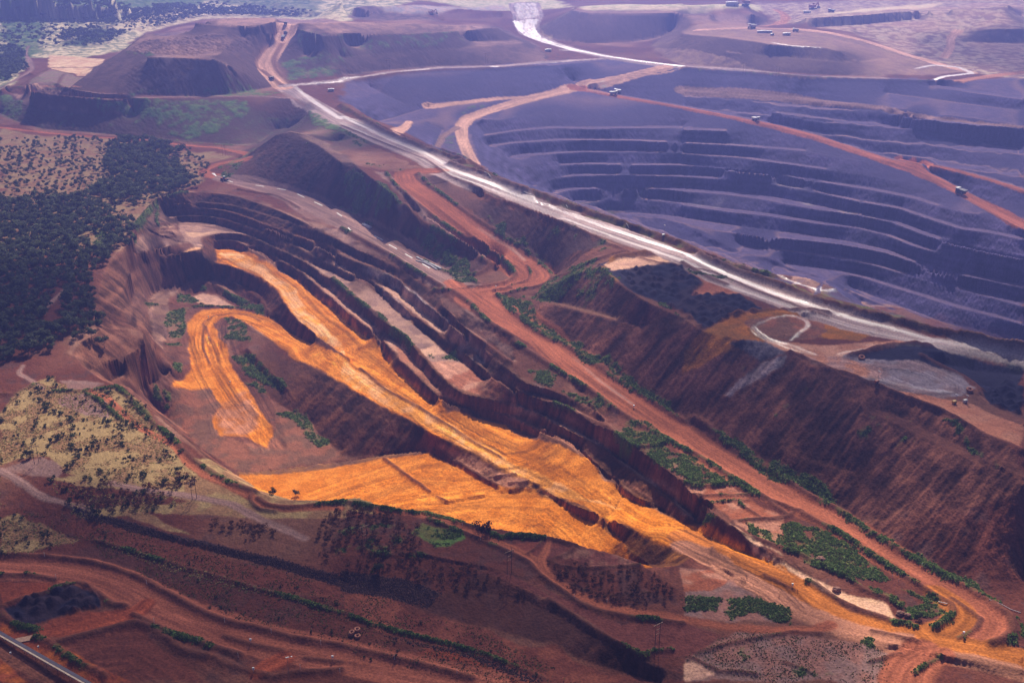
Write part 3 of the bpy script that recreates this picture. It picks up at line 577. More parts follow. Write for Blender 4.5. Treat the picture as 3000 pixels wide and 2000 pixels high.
# ------------------------------------------------------------------ roads, tracks and their wheel marks
ROADS = '''
white|a:1930,590@24 2100,690@30 2352,845 b:0,830@34 300,965 560,1075 760,1176 e:700,-10@34 1000,100 1200,178 1400,255 1700,370 2000,470 2352,590 f:300,745 600,855 900,965 1200,1060@28 1500,1130@24 1700,1185@18 i:2000,45@14 2352,115@13
pink|a:1990,180@36 1960,270@34 1880,370@32 1830,440@32 1850,500 1900,560@28 1960,610@26
white|a:1950,595@14 2352,560@13 b:300,505 700,467 1040,462 1400,432 1860,402@14 2100,440@12
white|b:1260,30@70 1290,130@60 1280,190@44 1300,240@38 1450,305@30 1600,345@28 1860,400@24 2200,450@22 2352,460@20 c:400,482@16 850,530@14 1400,545@12
pink|b:2230,465@26 1900,548@26 1620,605@30 1400,662@22 1200,712@20 1000,772@20 870,822@20 822,875@18 832,950@16 870,1050@16 915,1130@16
pink|b:2352,480@3 2150,520@3
red|b:1620,605@30 1850,655@16 2352,742@14 c:300,800@14 600,862@18 900,937@20 1200,1038@22 1600,1170@22 f:1750,60@22 1900,140@22 2100,250@24 2352,385@26
purple|c:0,625@26 400,652@30 780,685@22 1000,708@14 1370,745@10 1600,800@8 2000,850@8 2352,880@8
red|c:1480,1095@8 f:1850,-5@8 2100,60@9 2352,140@10
pink|b:600,740@18 800,715@14 1060,685@12 1300,670@8 1550,615@10
pink|b:470,840@10 440,880@12 350,915@16
purple|b:800,880@10 700,940@10 660,1020@8
pink|c:100,208@16 480,192@20 750,200@22 1000,225@22 1250,280@24 1500,365@22 1750,440@18 2000,505@14
white|c:1600,478@5 1720,452@7 1900,465@8 2000,508@10 1800,528@9 1740,552@9
redpale|c:1900,560@16 2100,530@18 2352,500@18
redpale|c:660,170@30 720,140@20 690,90@14 640,70@14
pink|c:1900,215@18 1840,270@14 1850,330@14 1800,400@14
redpale|c:560,182@14 720,155@12
purple|a:0,610@8 60,580@8 130,540@8 230,480@8 210,430@8 170,370@6 200,320@6
red|a:0,880@7 250,910@7 700,950@6 1000,970@6 1250,1000@6 1500,1020@6 1700,1060@7
red|a:1700,1100@14 1500,1130@13 1400,1176@12 d:1400,20@14 1530,55@16
purple|a:2000,680@5 1800,665@5 1500,665@5 1000,675@5 700,675@5 300,655@5
purple|d:1530,55@20 1700,90@26 1900,140@28 2100,210@30 2352,330@31 e:150,410@31 400,550@30 650,690@28 780,770@24 900,820@20
red|e:700,5@14 520,5@15 420,20@17 450,90@22 620,210@25 740,300@25 900,420@25 1080,550@26 1250,660@30 1320,720@34 1280,760@28 1200,785@26 1080,815@24 950,840@24 900,860@30 980,900@34 1100,960@34 1250,1060@30 1400,1150@27 h:1500,80@26 1800,300@25 2100,500@24 2352,660@24 i:100,740@24 400,920@23 700,1090@22 l:1000,40@22 1300,230@22 1600,410@21 1850,560@21 2000,650@22 2100,740@22 2080,820@20 1980,890@18 1800,930@20
red|e:1080,815@14 1250,790@14 1380,770@13 1440,730@13 1400,680@12 1300,630@12
red|e:760,770@14 850,850@16 960,930@16 1100,1010@14
rust|l:0,170@16 300,310@15 700,480@15 900,610@14 1100,730@13 1300,790@13 1500,840@14 1700,850@14 1850,800@14 1920,730@14 1900,660@13 1750,560@12
redpale|l:0,230@12 300,390@12 600,560@13 850,700@13 1100,800@13 1400,880@13 1700,940@14 2000,980@15 2352,1070@15
rust|l:1700,880@12 2000,930@11 2352,1010@11
red|l:1650,960@16 1530,1030@15 1480,1100@14 1460,1176@14
red|l:1800,980@10 1700,1050@10 1650,1120@10 1640,1176@10
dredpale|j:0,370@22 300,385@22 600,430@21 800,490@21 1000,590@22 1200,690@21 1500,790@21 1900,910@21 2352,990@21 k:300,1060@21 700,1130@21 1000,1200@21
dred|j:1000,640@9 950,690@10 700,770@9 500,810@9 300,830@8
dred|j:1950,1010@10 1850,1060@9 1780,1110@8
red|g:620,355@5 720,380@5 800,450@5 870,520@5 1000,620@5 1200,720@5 1290,830@5 1400,920@5 1550,980@5 1700,1060@5 1800,1130@5 1950,1160@5 2352,1150@4 k:0,-20@4
red|k:250,0@4 450,10@4 700,60@4.5 900,145@4.5 1050,200@4.5 1200,260@5 1330,330@5 1400,420@5.5 1600,560@5.5 1800,650@5.5 2100,700@5.5 2352,740@5.5 l:300,790@5.5 700,820@5.5 920,810@5.5 1020,775@6
red|k:1430,210@3 1410,270@4 1370,330@4.5 1400,400@5
purple|g:760,980@4 1000,1030@5 1200,1050@5 1600,1120@5 j:1700,0@5 1900,100@5 2100,180@4
purple|g:0,890@5 130,960@5 300,1080@4 j:640,-20@3
redpale|a:560,600@2 300,600@3
brown|e:1290,870@4 1500,920@4 1700,968@4 1900,1020@4
soil2|j:0,960@6 200,1080@6 330,1176@6
purple|a:1950,640@5 2100,730@5
purple|g:160,170@3 120,220@3 200,260@3 300,330@3
purple|d:200,1040@4 300,960@5 450,820@3
'''
def paint_road(kind, pts, street=True):
    global COLR, WET, VEG, KIND, Z
    x, y, z, wd = trace(pts, 5.0)
    R = wd.max()*.5+8
    D, S, A, W = dist_field(x, y, R, wd)
    ok = np.isfinite(D); hw = W/2 + (NF-.5)*1.6
    M = np.clip((hw-D)/1.4+.5, 0, 1)*ok
    # keep the paint off faces far above or below the road bed
    zr = zat(x, y); i = np.clip(np.searchsorted(np.concatenate([[0], np.cumsum(np.hypot(np.diff(x), np.diff(y)))]), A)-1, 0, len(x)-1)
    M = M*(np.abs(Z-zr[i]) < 7)
    st = vnoise(S*1.1+3, A*.012, 31)*.5+vnoise(S*.42, A*.02, 32)*.6+vnoise(S*2.3, A*.05, 33)*.3-.7
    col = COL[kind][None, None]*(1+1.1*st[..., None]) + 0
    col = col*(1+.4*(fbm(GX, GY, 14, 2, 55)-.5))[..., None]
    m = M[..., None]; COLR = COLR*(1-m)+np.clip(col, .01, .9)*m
    VEG = VEG*(1-M); KIND[M > .5] = 2 if kind != 'purple' else 3
    # graded bed: level across its width
    zb = zr[i]; Z = Z*(1-.0*M)
    return D, S, A, W, M
RM = {}
for n, ln in enumerate(ROADS.strip().splitlines()):
    kind, pts = ln.split('|'); RM[n] = paint_road(kind, pts)
# standing wet film left by the water carts
WETS = '''
.9|a:2020,585@5 2100,660@8 2352,830 b:0,800@9 300,940 560,1050 720,1140 e:740,-10@9 1000,80 1200,155 1400,232 1700,345 2000,450 2352,565 f:300,715 600,830 900,935 1200,1030 1500,1105 1700,1165 i:2000,38@6 2352,108@6
.55|b:0,850@6 300,985@6 560,1095@5 e:760,25@6 1000,115 1400,280@6 1700,395 2000,500 2352,620 f:300,790 600,890 900,990 1200,1085@7 1500,1150 i:2000,90@9 2352,160@9
1|b:1270,150@50 1270,200@36 1330,260@26 1450,305@18 1600,345@14 1860,395@9 2100,430@9 2352,458@8
.5|b:1265,30@50 1290,120@45
.9|a:2000,590@5 2352,565@6 b:0,548@7 120,530@6
.9|b:170,528@6 300,513@6
.9|b:420,495@6 600,478@6
.8|b:640,473@3 700,468@3
1|b:1040,462@8 1075,462@8
1|b:1450,436@4 1480,434@4
1|b:1525,425@4 1545,423@4
1|b:1560,421@4 1590,419@4
1|b:1675,412@4 1700,411@4
.9|b:1520,347@9 1590,347@9
1|c:1610,474@5 1720,450@7 1900,465@8 2000,508@9 1800,528@8 1740,552@8
1|f:640,715@3 690,740@4 760,770@5 860,800@5 930,820@4 1000,830@6 1050,820@4
1|c:620,297@7 700,310@8 800,322@7 950,330@4
.85|f:500,1070@3 560,1040@3 650,1005@3 750,1000@3 850,1030@4 870,1070@4 800,1120@3 740,1176@3
.9|f:490,1090@5 530,1130@7 590,1165@6 i:620,0@6 700,20@5
.8|i:700,20@8 800,60@8 900,90@5
.8|i:1090,95@6 1200,65@5 1400,50@4 1600,10@6 1700,5@6
.5|i:1200,20@3 1600,40@3 1900,40@5 2050,60@5
.5|i:1250,240@3 1500,300@3 1700,340@4 1850,350@3
.35|e:940,400@3 1200,560@4 1260,620@4
.35|h:1600,120@2 1800,290@3 2000,430@3
'''
for ln in WETS.strip().splitlines():
    am, pts = ln.split('|'); x, y, z, wd = trace(pts, 5.0)
    D, S, A, W = dist_field(x, y, wd.max()/2+6, wd)
    M = np.clip((W/2-D + (NF-.5)*2.0)/1.5+.3, 0, 1)*np.isfinite(D)*(np.abs(Z-np.median(z)) < 30)
    M = M*np.clip(.75+1.6*(vnoise(S*1.3, A*.02, 71)-.45), 0, 1)
    WET = np.maximum(WET, M*float(am))
print('roads', time.time()-T0)
# ------------------------------------------------------------------ windrows, bunds and green strips: height | half width | veg | line
BERMS = '''
2.2|2.2|.9|e:0,400 180,500 350,590 520,700 690,800
2.0|2.2|.8|e:640,830 760,825 900,930 1000,1040 1200,1160 h:1180,0 1450,180 1700,330 1900,480 2100,600 2352,740 i:100,790 400,980 600,1100 l:820,10 1100,160 1300,300 1500,430 1700,560 1850,640 1870,700 1800,770 1740,800
2.4|2.6|.9|e:1080,860 1160,960 1300,1070 1450,1176 h:1500,0 1700,130 1900,270 2100,400 2352,560 i:100,560 300,720 600,900 900,1090 l:1080,0 1300,160 1600,340 1900,500 2100,620 2250,730 2280,830 2200,890 2130,910
1.6|1.8|.7|e:310,20 350,80 500,210 700,370 850,470 1060,590 1150,650 1210,720 1150,770 1000,800 880,800
1.6|1.8|.7|e:530,20 600,100 740,200 880,310 1000,390 1200,510 1330,610 1440,700 1460,740 1400,790 1200,830 1100,860
1.4|1.4|.7|e:1170,810 1050,825
1.4|1.4|.7|e:1280,660 1310,710 1290,760 1150,800
1.6|2.0|.9|e:0,260 150,350 300,450 450,540 600,640 720,700 850,740 950,780
1.6|1.8|.8|e:430,240 560,360 750,490 880,560 1030,650 1000,690 850,740
1.8|1.8|.3|e:1450,745 1600,700 1700,640 1830,590 1950,560
4.5|3.2|.25|b:0,740 300,920 600,1040 850,1120 e:740,-40 1000,40 1200,120 1400,190 1700,300 2000,400 2352,520 f:200,640 400,720 620,790 900,900 1240,1000 1500,1060 1700,1110 i:2100,10 2352,60
1.2|1.5|.3|b:0,870 350,1010 600,1110 e:740,40 1000,150 1200,240 1500,350 1800,480 2100,620 f:200,700 500,830 800,940 1000,1010
2.6|2.2|.6|b:0,730 300,890 600,1010 850,1090 e:1000,15 1200,110 1500,210 1800,320 2100,420 2352,510 f:200,600 400,670 640,740
2.0|2.2|.15|j:0,300 300,310 600,350 800,400 1000,480 1200,590 1400,700 1550,760 1800,810 2000,870 2352,930 k:300,1000 600,1070 900,1150
1.6|2.0|.8|j:0,440 200,440 380,475
1.8|2.2|.9|j:340,560 430,510 560,500 680,570 760,640 860,650
1.6|2.0|.5|j:0,660 170,600 340,560
1.6|2.2|.9|j:0,700 100,780 250,820
1.6|2.2|.8|j:920,710 1060,790 1200,850 1340,890 1500,950 1650,990
1.8|2.4|.5|j:260,870 330,900 420,960 560,1060 680,1110 730,1140
2.0|2.6|.05|j:420,900 560,860 780,810 900,770 1000,780 1150,880 1250,960 1350,990 1420,1000
1.4|2.2|0|j:1480,1010 1560,1060 1750,1110 1880,1140
1.0|1.6|.1|j:1550,860 1750,920 1950,960
1.0|1.4|.1|j:2100,1010 2352,1040
1.6|2.0|.1|j:1900,1140 2000,1110 2352,1090
.8|1.3|.8|j:650,200 900,270 1200,360 1500,450 1800,540 2000,590 2352,700 k:0,690 200,770 400,830 700,900 1000,980 1400,1150
1.3|1.6|.9|g:370,350 600,345 720,330 820,320
1.2|1.6|.8|g:600,370 700,420 760,480 830,540
1.5|2.2|.9|g:820,330 900,400 960,470 1050,560 1150,640 1250,740 1330,820 1420,880 1500,930 1600,990 1760,1040
1.5|2.0|.9|g:1780,1090 1850,1140 2000,1150 2200,1130 2352,1120 h:0,1110 200,1150 k:420,0 600,20 850,90 1100,180 1200,170 1420,190 1530,215 1620,240
1.2|1.4|.8|g:1740,1040 1720,1100 1790,1160 1900,1176
1.3|1.6|.9|k:600,50 760,120 880,160 950,200 1060,240 1170,290 1290,350 1360,430 1500,530 1650,640 1800,690 2000,730 2200,750 2352,770
1.0|1.3|.6|k:1620,240 1560,290 1450,330 1480,370 1650,390 1900,380 2050,370
1.0|1.2|.7|k:1400,190 1360,240 1290,290
1.3|1.6|.8|k:1430,600 1600,720 1750,830 1950,930 2090,1000 2150,960 2270,950
1.0|1.5|.8|k:400,290 600,310 200,285
1.0|1.4|.6|l:100,980 250,930 500,870 760,830 950,840
1.0|1.4|.5|l:60,1010 160,1060 260,1110 350,1100 500,1120
.9|1.2|.6|l:700,1040 860,1100
.9|1.2|.8|l:1300,1030 1500,975
1.0|1.3|.7|l:1780,1010 1700,1040 1600,1110
1.2|1.4|.4|l:560,440 650,480 760,540
1.0|1.2|.3|l:1300,820 1450,850 1620,890
1.4|1.8|.9|l:860,480 960,530 1050,600 1150,650 1300,710 1450,760 1600,790
1.2|1.6|.9|l:160,60 300,100 420,160 600,220 700,260 830,300 950,370 1150,460 1250,540 1400,590 1500,650
1.3|1.6|.9|l:760,10 720,40 600,50 400,60
1.5|1.8|.9|s:340,60 480,110 640,190 780,260 900,340 1050,440 1180,440 1330,410 1200,260 1000,200
1.5|1.8|.9|s:1460,740 1600,790 1800,770 1950,760 2050,830 2200,900 2352,1020
.9|1.0|.5|s:1560,850 1700,860 2040,850
.9|1.0|.5|s:1680,920 1900,905 2050,900
.9|1.2|.6|s:1900,1080 2100,1070 2352,1040 
.9|1.2|.7|s:1960,930 2060,990 2130,1050
1.3|1.0|0|p:320,470 500,465 530,480 570,515 550,520
1.3|1.0|0|p:310,525 420,520 570,518
1.3|1.0|0|p:310,525 250,540 250,560 300,565 380,555 470,555 550,600 520,605 300,615 230,590 170,565
1.2|1.3|.5|p:660,90 450,150 310,200 270,300
1.2|1.3|.9|p:320,250 330,330 300,380 300,440 330,470
1.2|1.6|.9|d:1290,150 1100,200 1010,300 960,380 920,420 920,480
1.5|1.4|.1|h:295,810 400,890 500,960 610,1040
1.2|1.2|0|h:655,1070 720,1100
1.5|1.4|.05|h:640,755 720,795 850,880 980,950 1080,1000
1.0|1.2|.05|h:130,190 300,330 520,450 700,560 900,690 1100,800
1.3|1.2|.05|h:1010,950 1100,930 1200,920
1.0|1.0|.05|h:1150,985 1290,965
.8|1.0|0|d:1400,1176 1400,1050 1480,1000 1600,985 1700,995 1800,1040
.8|1.0|0|g:1400,0 1400,60 1450,160
1.0|1.2|.05|d:1450,1176 1420,1080
1.0|1.3|.7|d:1010,925 1200,935 1400,920
1.2|1.5|.9|d:1250,960 1400,935 1600,945 1750,960
1.2|1.4|.1|d:770,1020 830,1070 900,1085 1000,1110
1.2|1.2|.1|d:735,1105 880,1105
1.4|1.5|.5|d:1640,130 1750,150 1900,170 1980,210 2060,260
.9|1.2|.4|q:1460,720 1500,770 1640,770 1700,740
.8|1.0|.3|q:1740,730 1900,715
1.4|2.0|.95|q:300,620 380,680 470,780 580,860 700,960 850,1050 950,1170 1080,1260 1180,1360 1260,1460
1.2|1.4|.8|q:520,205 680,215
1.5|2.5|.8|g:0,370 80,370 g:130,350 240,300
1.0|1.2|.1|e:560,600 700,690
2.5|3.0|.1|i:1160,105 1250,80 1400,40 1550,25 1700,40
2.0|2.6|.0|i:1650,110 1800,190 1950,260 2060,340
1.6|1.6|.05|i:740,75 1000,185 1200,245 1400,335 1600,415 1800,490 2000,600
2.0|2.5|.05|f:330,1010 450,985 600,968 900,962 1000,985
2.5|3.0|.0|e:1900,600 2100,570 2140,590
1.5|2.5|.6|f:0,640 100,700 300,790
1.3|3|.5|c:0,475 300,500 640,520 900,545 1400,560 1900,575
1.5|3|.3|b:100,560 400,510 700,487 1040,478 1400,455
1.5|3|.1|a:1940,590 1780,480 1750,430 1850,300 1890,230
1.5|3|.1|a:2000,575 1920,500 1880,420 1950,310
1.5|3|.5|a:180,645 400,700 700,755
1.0|2|.5|a:150,590 300,500 340,470 660,468
1.0|2|.5|a:500,510 440,510 400,590
1.2|2|.5|a:100,600 200,610
1.2|2|.6|a:900,935 1200,980 1500,1000 1700,1010
1.0|1.6|.0|l:1850,600 1980,690 2060,740 2030,800
1.0|1.4|.7|l:2060,740 2020,810 1900,870
'''
STREAKS = '''
1|40|d:1480,1176 1480,1080 1520,1010 1600,985 1750,1010 1900,1080 2080,1170 h:0,190 300,380 700,640 1100,840 1500,1060 k:1700,0 2000,150 s:1300,1200 1600,1370 2000,1530 l:300,340 700,520
.9|46|p:1000,830 1200,830 1500,960 1800,1200 2000,1450 q:100,1100 500,1450 h:0,60 200,190 450,380 750,600 1100,800
.9|34|g:1390,0 1440,200 1560,400 1700,560 1840,700
.8|30|g:1500,0 1560,150 1700,330 1800,500 1860,700
.7|16|g:1480,520 1500,640 1640,670 1760,620 1790,520 1740,430 1620,420 1520,470 1480,540
.6|14|h:430,880 520,940 700,960 830,920 820,870 700,840 540,840 440,870
.6|50|h:0,1000 300,900 600,800
.6|50|h:200,1110 500,1000 900,1010
.7|60|h:500,1130 1000,1090 1500,1090 k:1700,80 1900,300
.7|30|e:0,330 300,470 600,650 850,800
.5|30|h:650,180 900,330 1200,430
.5|60|j:350,1050 700,900 1000,900 1300,1100
.9|16|i:900,160 1100,160 1280,200 1340,230 1250,250 1050,230
.9|22|i:1350,150 1600,180 1850,290 1850,350 1600,340 1400,270
.8|14|f:480,1090 560,1030 720,1000 850,1020 870,1080 780,1130 620,1150 500,1120
'''
VG2 = np.zeros((NR, NC))
for ln in BERMS.strip().splitlines():
    h, hw, vg, pts = ln.split('|'); h = float(h); hw = float(hw); vg = float(vg)
    x, y, z, _ = trace(pts, 6.0)
    D, S, A, _ = dist_field(x, y, hw*3.2)
    hw2 = hw*(1+np.clip(DIST/1500-.4, 0, 1.2))
    g = np.exp(-(D/hw2)**2)*np.isfinite(D)
    HT = np.maximum(HT, g*h*(.65+.7*NF))
    VG2 = np.maximum(VG2, vg*np.clip(g*1.6-.2, 0, 1))
    m = np.clip(g*1.5-.4, 0, .75)[..., None]; COLR = COLR*(1-m)+COL['face']*(.8+.6*NF[..., None])*m*1.1
    WET *= (1-np.clip(g*2-.6, 0, 1)); 
PATCH = np.clip((fbm(GX, GY, 30, 3, 63)-.28)*3.4, .4, 1); VEG = np.maximum(VEG, VG2*PATCH)
# green patches: strength | wavy | outline
GREEN = '''
.9|4|e:0,60 80,10 200,60 330,130 400,230 300,330 200,340 0,170
.6|5|e:330,430 560,400 720,500 860,560 840,640 760,660 560,590 400,480
.9|3|e:700,700 830,620 900,600 880,700 950,790 850,760
.95|3|e:1080,860 1200,880 1290,900 1400,1050 1560,1176 1450,1176 1250,1040
.6|6|e:1450,720 1780,620 1900,760 1750,900 1500,900 1300,880
.7|6|e:880,270 1000,300 1300,470 1400,620 1440,690 1300,560 1100,440
.4|8|e:1300,300 1600,400 1950,560 1800,590 1500,480
.9|3|e:2150,910 2352,890 f:0,930 60,980 0,1020 e:2250,970
.8|3|h:1480,-20 1650,20 1900,200 2100,350 2352,500 2352,560 2000,380 1700,150
.85|3|i:0,520 60,600 200,640 330,700 700,880 1000,1060 1130,1176 1000,1150 600,950 200,690
.8|3|l:1100,0 1300,110 1600,290 1900,440 2000,500 2200,640 2150,640 1800,470 1300,160
.9|3|g:1910,495 2040,490 2150,570 2250,620 2290,700 2200,730 2130,650 2060,560 1920,510
.9|3|g:1580,100 1700,90 1850,200 1980,320 1950,350 1800,300 1700,230
.9|3|g:1680,290 1760,290 1860,360 1800,360
.6|4|g:1860,160 2020,240 2020,270 1900,210
.8|3|g:960,380 1080,300 1170,350 1180,430 1060,400
.6|3|g:1110,460 1200,470 1280,440 1300,470 1180,520 1120,500
.8|3|d:1230,850 1300,850 1370,900 1300,930 1240,910
.85|3|d:1500,790 1600,840 1700,890 1820,950 1840,1000 1700,960 1560,860
.8|3|d:1370,790 1450,790 1490,830 1380,830
.75|3|d:1150,960 1280,960 1300,1000 1290,1100 1240,1176 1160,1160
.8|3|g:1140,20 1260,20 1260,40 1180,40
.8|3|g:1150,130 1220,140 1220,210 1160,180
.7|3|d:1540,1010 1620,1010 1700,1090 1760,1176 1560,1176
.95|3|s:1100,460 1400,500 1700,600 1900,720 1800,790 1560,760 1300,640
.9|3|l:690,100 800,70 1000,140 1200,280 1400,420 1450,470 1300,480 1100,400 900,330 750,230
.9|3|l:1200,480 1400,560 1550,640 1450,650 1250,570
.8|3|l:1550,680 1700,640 1850,700 1800,760 1600,770
.95|4|l:290,620 400,580 560,640 760,690 810,780 700,780 500,720 340,780 250,700
.9|2|l:0,590 250,610 200,700 0,700
.85|4|l:1200,910 1300,870 1370,920 1330,960 1240,930
.8|3|l:2250,700 2300,800 2250,900 2150,910 2260,830
.5|8|l:300,990 520,940 600,1060 860,1080 1000,1176 500,1176 560,1060
.85|3|l:400,80 700,180 880,300 1000,400 900,380 700,260 450,160
.6|5|l:1350,350 1500,500 1850,650 1850,740 1600,600
.7|3|r:930,280 1120,370 1370,380 1250,300 1180,350 980,370
.7|3|r:1480,510 1600,490 1700,620 1540,520
.6|4|h:1900,560 2100,600 2200,700 2300,800 2352,830 2352,1000 2100,760 1930,650
.7|3|h:1270,180 1450,190 1500,230 1450,330 1300,260
.6|3|h:1500,330 1700,350 1850,450 1950,560 1850,560 1700,440
.35|10|i:200,60 500,300 300,600 600,600 900,450 800,300
.4|10|i:1200,440 1600,620 1500,900 1000,760 1100,560
.55|10|i:1250,430 1800,640 2200,800 2300,900 2100,840 1700,660
.7|6|a:210,640 460,680 760,690 1500,690 1700,700 1750,760 1500,940 1200,960 1000,820 700,760 420,700
.6|6|a:0,660 70,660 150,720 120,840 0,780
.6|8|a:900,630 1300,640 1850,610 1950,650 1500,670 900,670
.6|8|a:880,340 1080,390 1000,400 850,360
.6|8|a:1900,450 2200,330 2352,400 2352,500 2150,560 2000,560
.5|12|a:2020,200 2352,240 b:900,220 900,300 0,330 a:2100,330
.6|6|a:1500,1150 1700,1060 1800,1000 1700,1120 d:1600,80
.7|6|a:2130,760 2352,880 b:200,1030 300,1100 0,960 a:2150,850
.5|8|b:0,1020 150,1100 350,1140 500,1176 200,1150
.4|10|b:550,950 660,850 700,860 640,980
.5|6|b:680,930 760,950 800,1100 700,1080
.5|6|b:760,800 900,720 1200,680 1000,750 870,790
.7|4|f:0,660 100,700 350,780 300,800 0,680
.9|2|d:620,390 700,400 740,470 720,540 650,550 640,450
.45|6|k:0,60 500,60 500,260 200,280 0,250
'''
for ln in GREEN.strip().splitlines():
    a, e, pts = ln.split('|')
    M = blur(poly_mask(pts, float(e)*2.2).astype(float), 2)
    VEG = np.maximum(VEG, M*float(a)*(.72+.4*PATCH))
# bench edges of the big pit hold a thin line of weeds
heap0 = blur(poly_mask('e:1900,690 2352,640 f:0,670 60,720 150,760 60,840 400,860 560,960 400,1000 250,1050 130,1100 e:2160,880 2000,830', 3).astype(float), 2)
pit = poly_mask('b:0,700 600,1000 1020,1160 e:1000,20 2352,500 f:400,680 1240,930 2000,1150 3000,1400 c:3200,600 2000,560 1300,540 640,505 b:2352,460 1860,405 1450,450 1040,480 400,510', 5)
edge = np.clip((blur(STEEP, 6)-.25)*3, 0, 1)*(1-STEEP)
VEG = VEG*(1-heap0); PS = np.clip((SL-.11)/.12, 0, 1); COLR = mixc(COLR, 'pit_haze', pit*PS*.75*(KIND == 0)*(.6+.8*n1)); fl_ = pit*(1-PS)*np.clip((blur(PS, 8)-.2)*3, 0, 1)*(.4+.6*np.clip((n1-.4)*4, 0, 1))*(KIND == 0)  # pit faces tinted with painted haze blue and darkened by slope
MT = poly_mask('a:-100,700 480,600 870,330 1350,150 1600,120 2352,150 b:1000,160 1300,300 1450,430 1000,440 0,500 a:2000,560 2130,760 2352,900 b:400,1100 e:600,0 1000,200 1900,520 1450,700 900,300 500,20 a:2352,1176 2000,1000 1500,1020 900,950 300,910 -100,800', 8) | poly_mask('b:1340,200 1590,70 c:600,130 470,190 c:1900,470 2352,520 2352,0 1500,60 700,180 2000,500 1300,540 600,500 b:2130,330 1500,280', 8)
PM = np.clip((SL-.12)/.16, 0, 1); COLR = mixc(COLR, 'pface', MT*PM*.75*(KIND == 0)*(.5+n1)); COLR = mixc(COLR, 'pink', MT*(1-PM)*.3*np.clip((n1-.3)*3, 0, 1)*(KIND == 0))  # dump and hill slopes darkened, flats paled: shading put into the colour
COLR = mixc(COLR, 'pink', fl_*.5)
bd_ = np.sin(Z*.9+NX*6)*.5+.5
COLR = COLR*(1+(pit*STEEP*(.5*(bd_-.5)+1.7*(fbm(GX, GY, 45, 3, 88)-.5)+1.2*(fbm(GX, GY, 9, 3, 89)-.5)+.25))[..., None])
VEG = np.maximum(VEG, pit*edge*.42)
VEG = np.minimum(VEG, .70); vn = fbm(GX, GY, 7, 4, 61); vn2 = fbm(GX, GY, 2.2, 2, 62)
VM = np.clip((VEG*1.02 - (vn*.62+vn2*.38) - .02 + STEEP*LIC2*.16)*4, 0, 1)
gcol = COL['dgreen']*(1-n3[..., None]) + COL['green']*n3[..., None]*1.2
gcol = gcol*(1-.45*np.clip((n2-.5)*5, 0, 1))[..., None] + COL['ltgreen']*.45*np.clip((n2-.5)*5, 0, 1)[..., None]
COLR = COLR*(1-VM[..., None]*.9)+gcol*VM[..., None]*.9
# ------------------------------------------------------------------ small relief
RMASK = (KIND > 0)
rough = (1-blur(RMASK.astype(float), 3))
rz = STEEP*(LIC*.55+LIC2*.35)*(1-.5*pit) + (fbm(GX, GY, 16, 4, 81)-.5)*.6*rough + (n3-.5)*.5*rough*(1+.5*STEEP)
# loose rock dumps: paddock-tipped heaps
heap = blur((poly_mask('e:1900,690 2352,640 f:0,670 60,720 150,760 60,840 400,860 560,960 400,1000 250,1050 130,1100 e:2160,880 2000,830', 3)
   | poly_mask('i:2100,330 2352,250 2352,510 2150,450', 3) | poly_mask('j:60,680 200,600 560,500 690,620 680,660 400,730 230,765', 2)
   | poly_mask('a:900,350 1000,280 1500,250 1800,260 1600,370 1300,390 1000,380', 3)).astype(float), 2)
hx = GX/7.5; hy = GY/7.5; wd_ = np.full(GX.shape, 9.0); JT = np.random.default_rng(3).random((64, 64, 3))
for a_ in (-1, 0, 1):
    for b_ in (-1, 0, 1):
        ix = np.floor(hx).astype(int)+a_; iy = np.floor(hy).astype(int)+b_; jj = JT[ix & 63, iy & 63]
        wd_ = np.minimum(wd_, np.hypot(hx-ix-jj[..., 0], hy-iy-jj[..., 1])*(1.15+1.3*jj[..., 2]))
rz += heap*np.clip(1-wd_, 0, 1)*3.2*(.5+.9*n2)
rz += VM*(.25+.9*vn2)*np.clip(.5+DIST/1500, .5, 1.5)*rough*.8
rz += (np.random.default_rng(12).random((NR, NC))-.5)*np.clip(DIST/900, .35, 2.0)*(.10+.55*STEEP)*rough
Z = Z + HT + rz
GREENM = VM
for ln in STREAKS.strip().splitlines():
    am, wdt, pts = ln.split('|'); x, y, z, _ = trace(pts, 5.0); wdt = float(wdt)
    D, S, A, _ = dist_field(x, y, wdt/2+5)
    m = np.clip((wdt/2-D)/4, 0, 1)*np.isfinite(D)*(np.abs(Z-np.interp(A, np.linspace(0, max(A.max(), 1), len(z)), z)) < 12)*(1-STEEP)
    Sw = S+NX*3; st = vnoise(Sw*.9+3, A*.010, 131)*.7+vnoise(Sw*.35, A*.012, 132)*.6+vnoise(Sw*2.0, A*.03, 133)*.4-.85
    COLR = COLR*(1+(m*float(am)*st*1.3)[..., None]).clip(.35, 1.8)
COLR = np.clip(COLR, .008, .9)
print('paint', time.time()-T0)
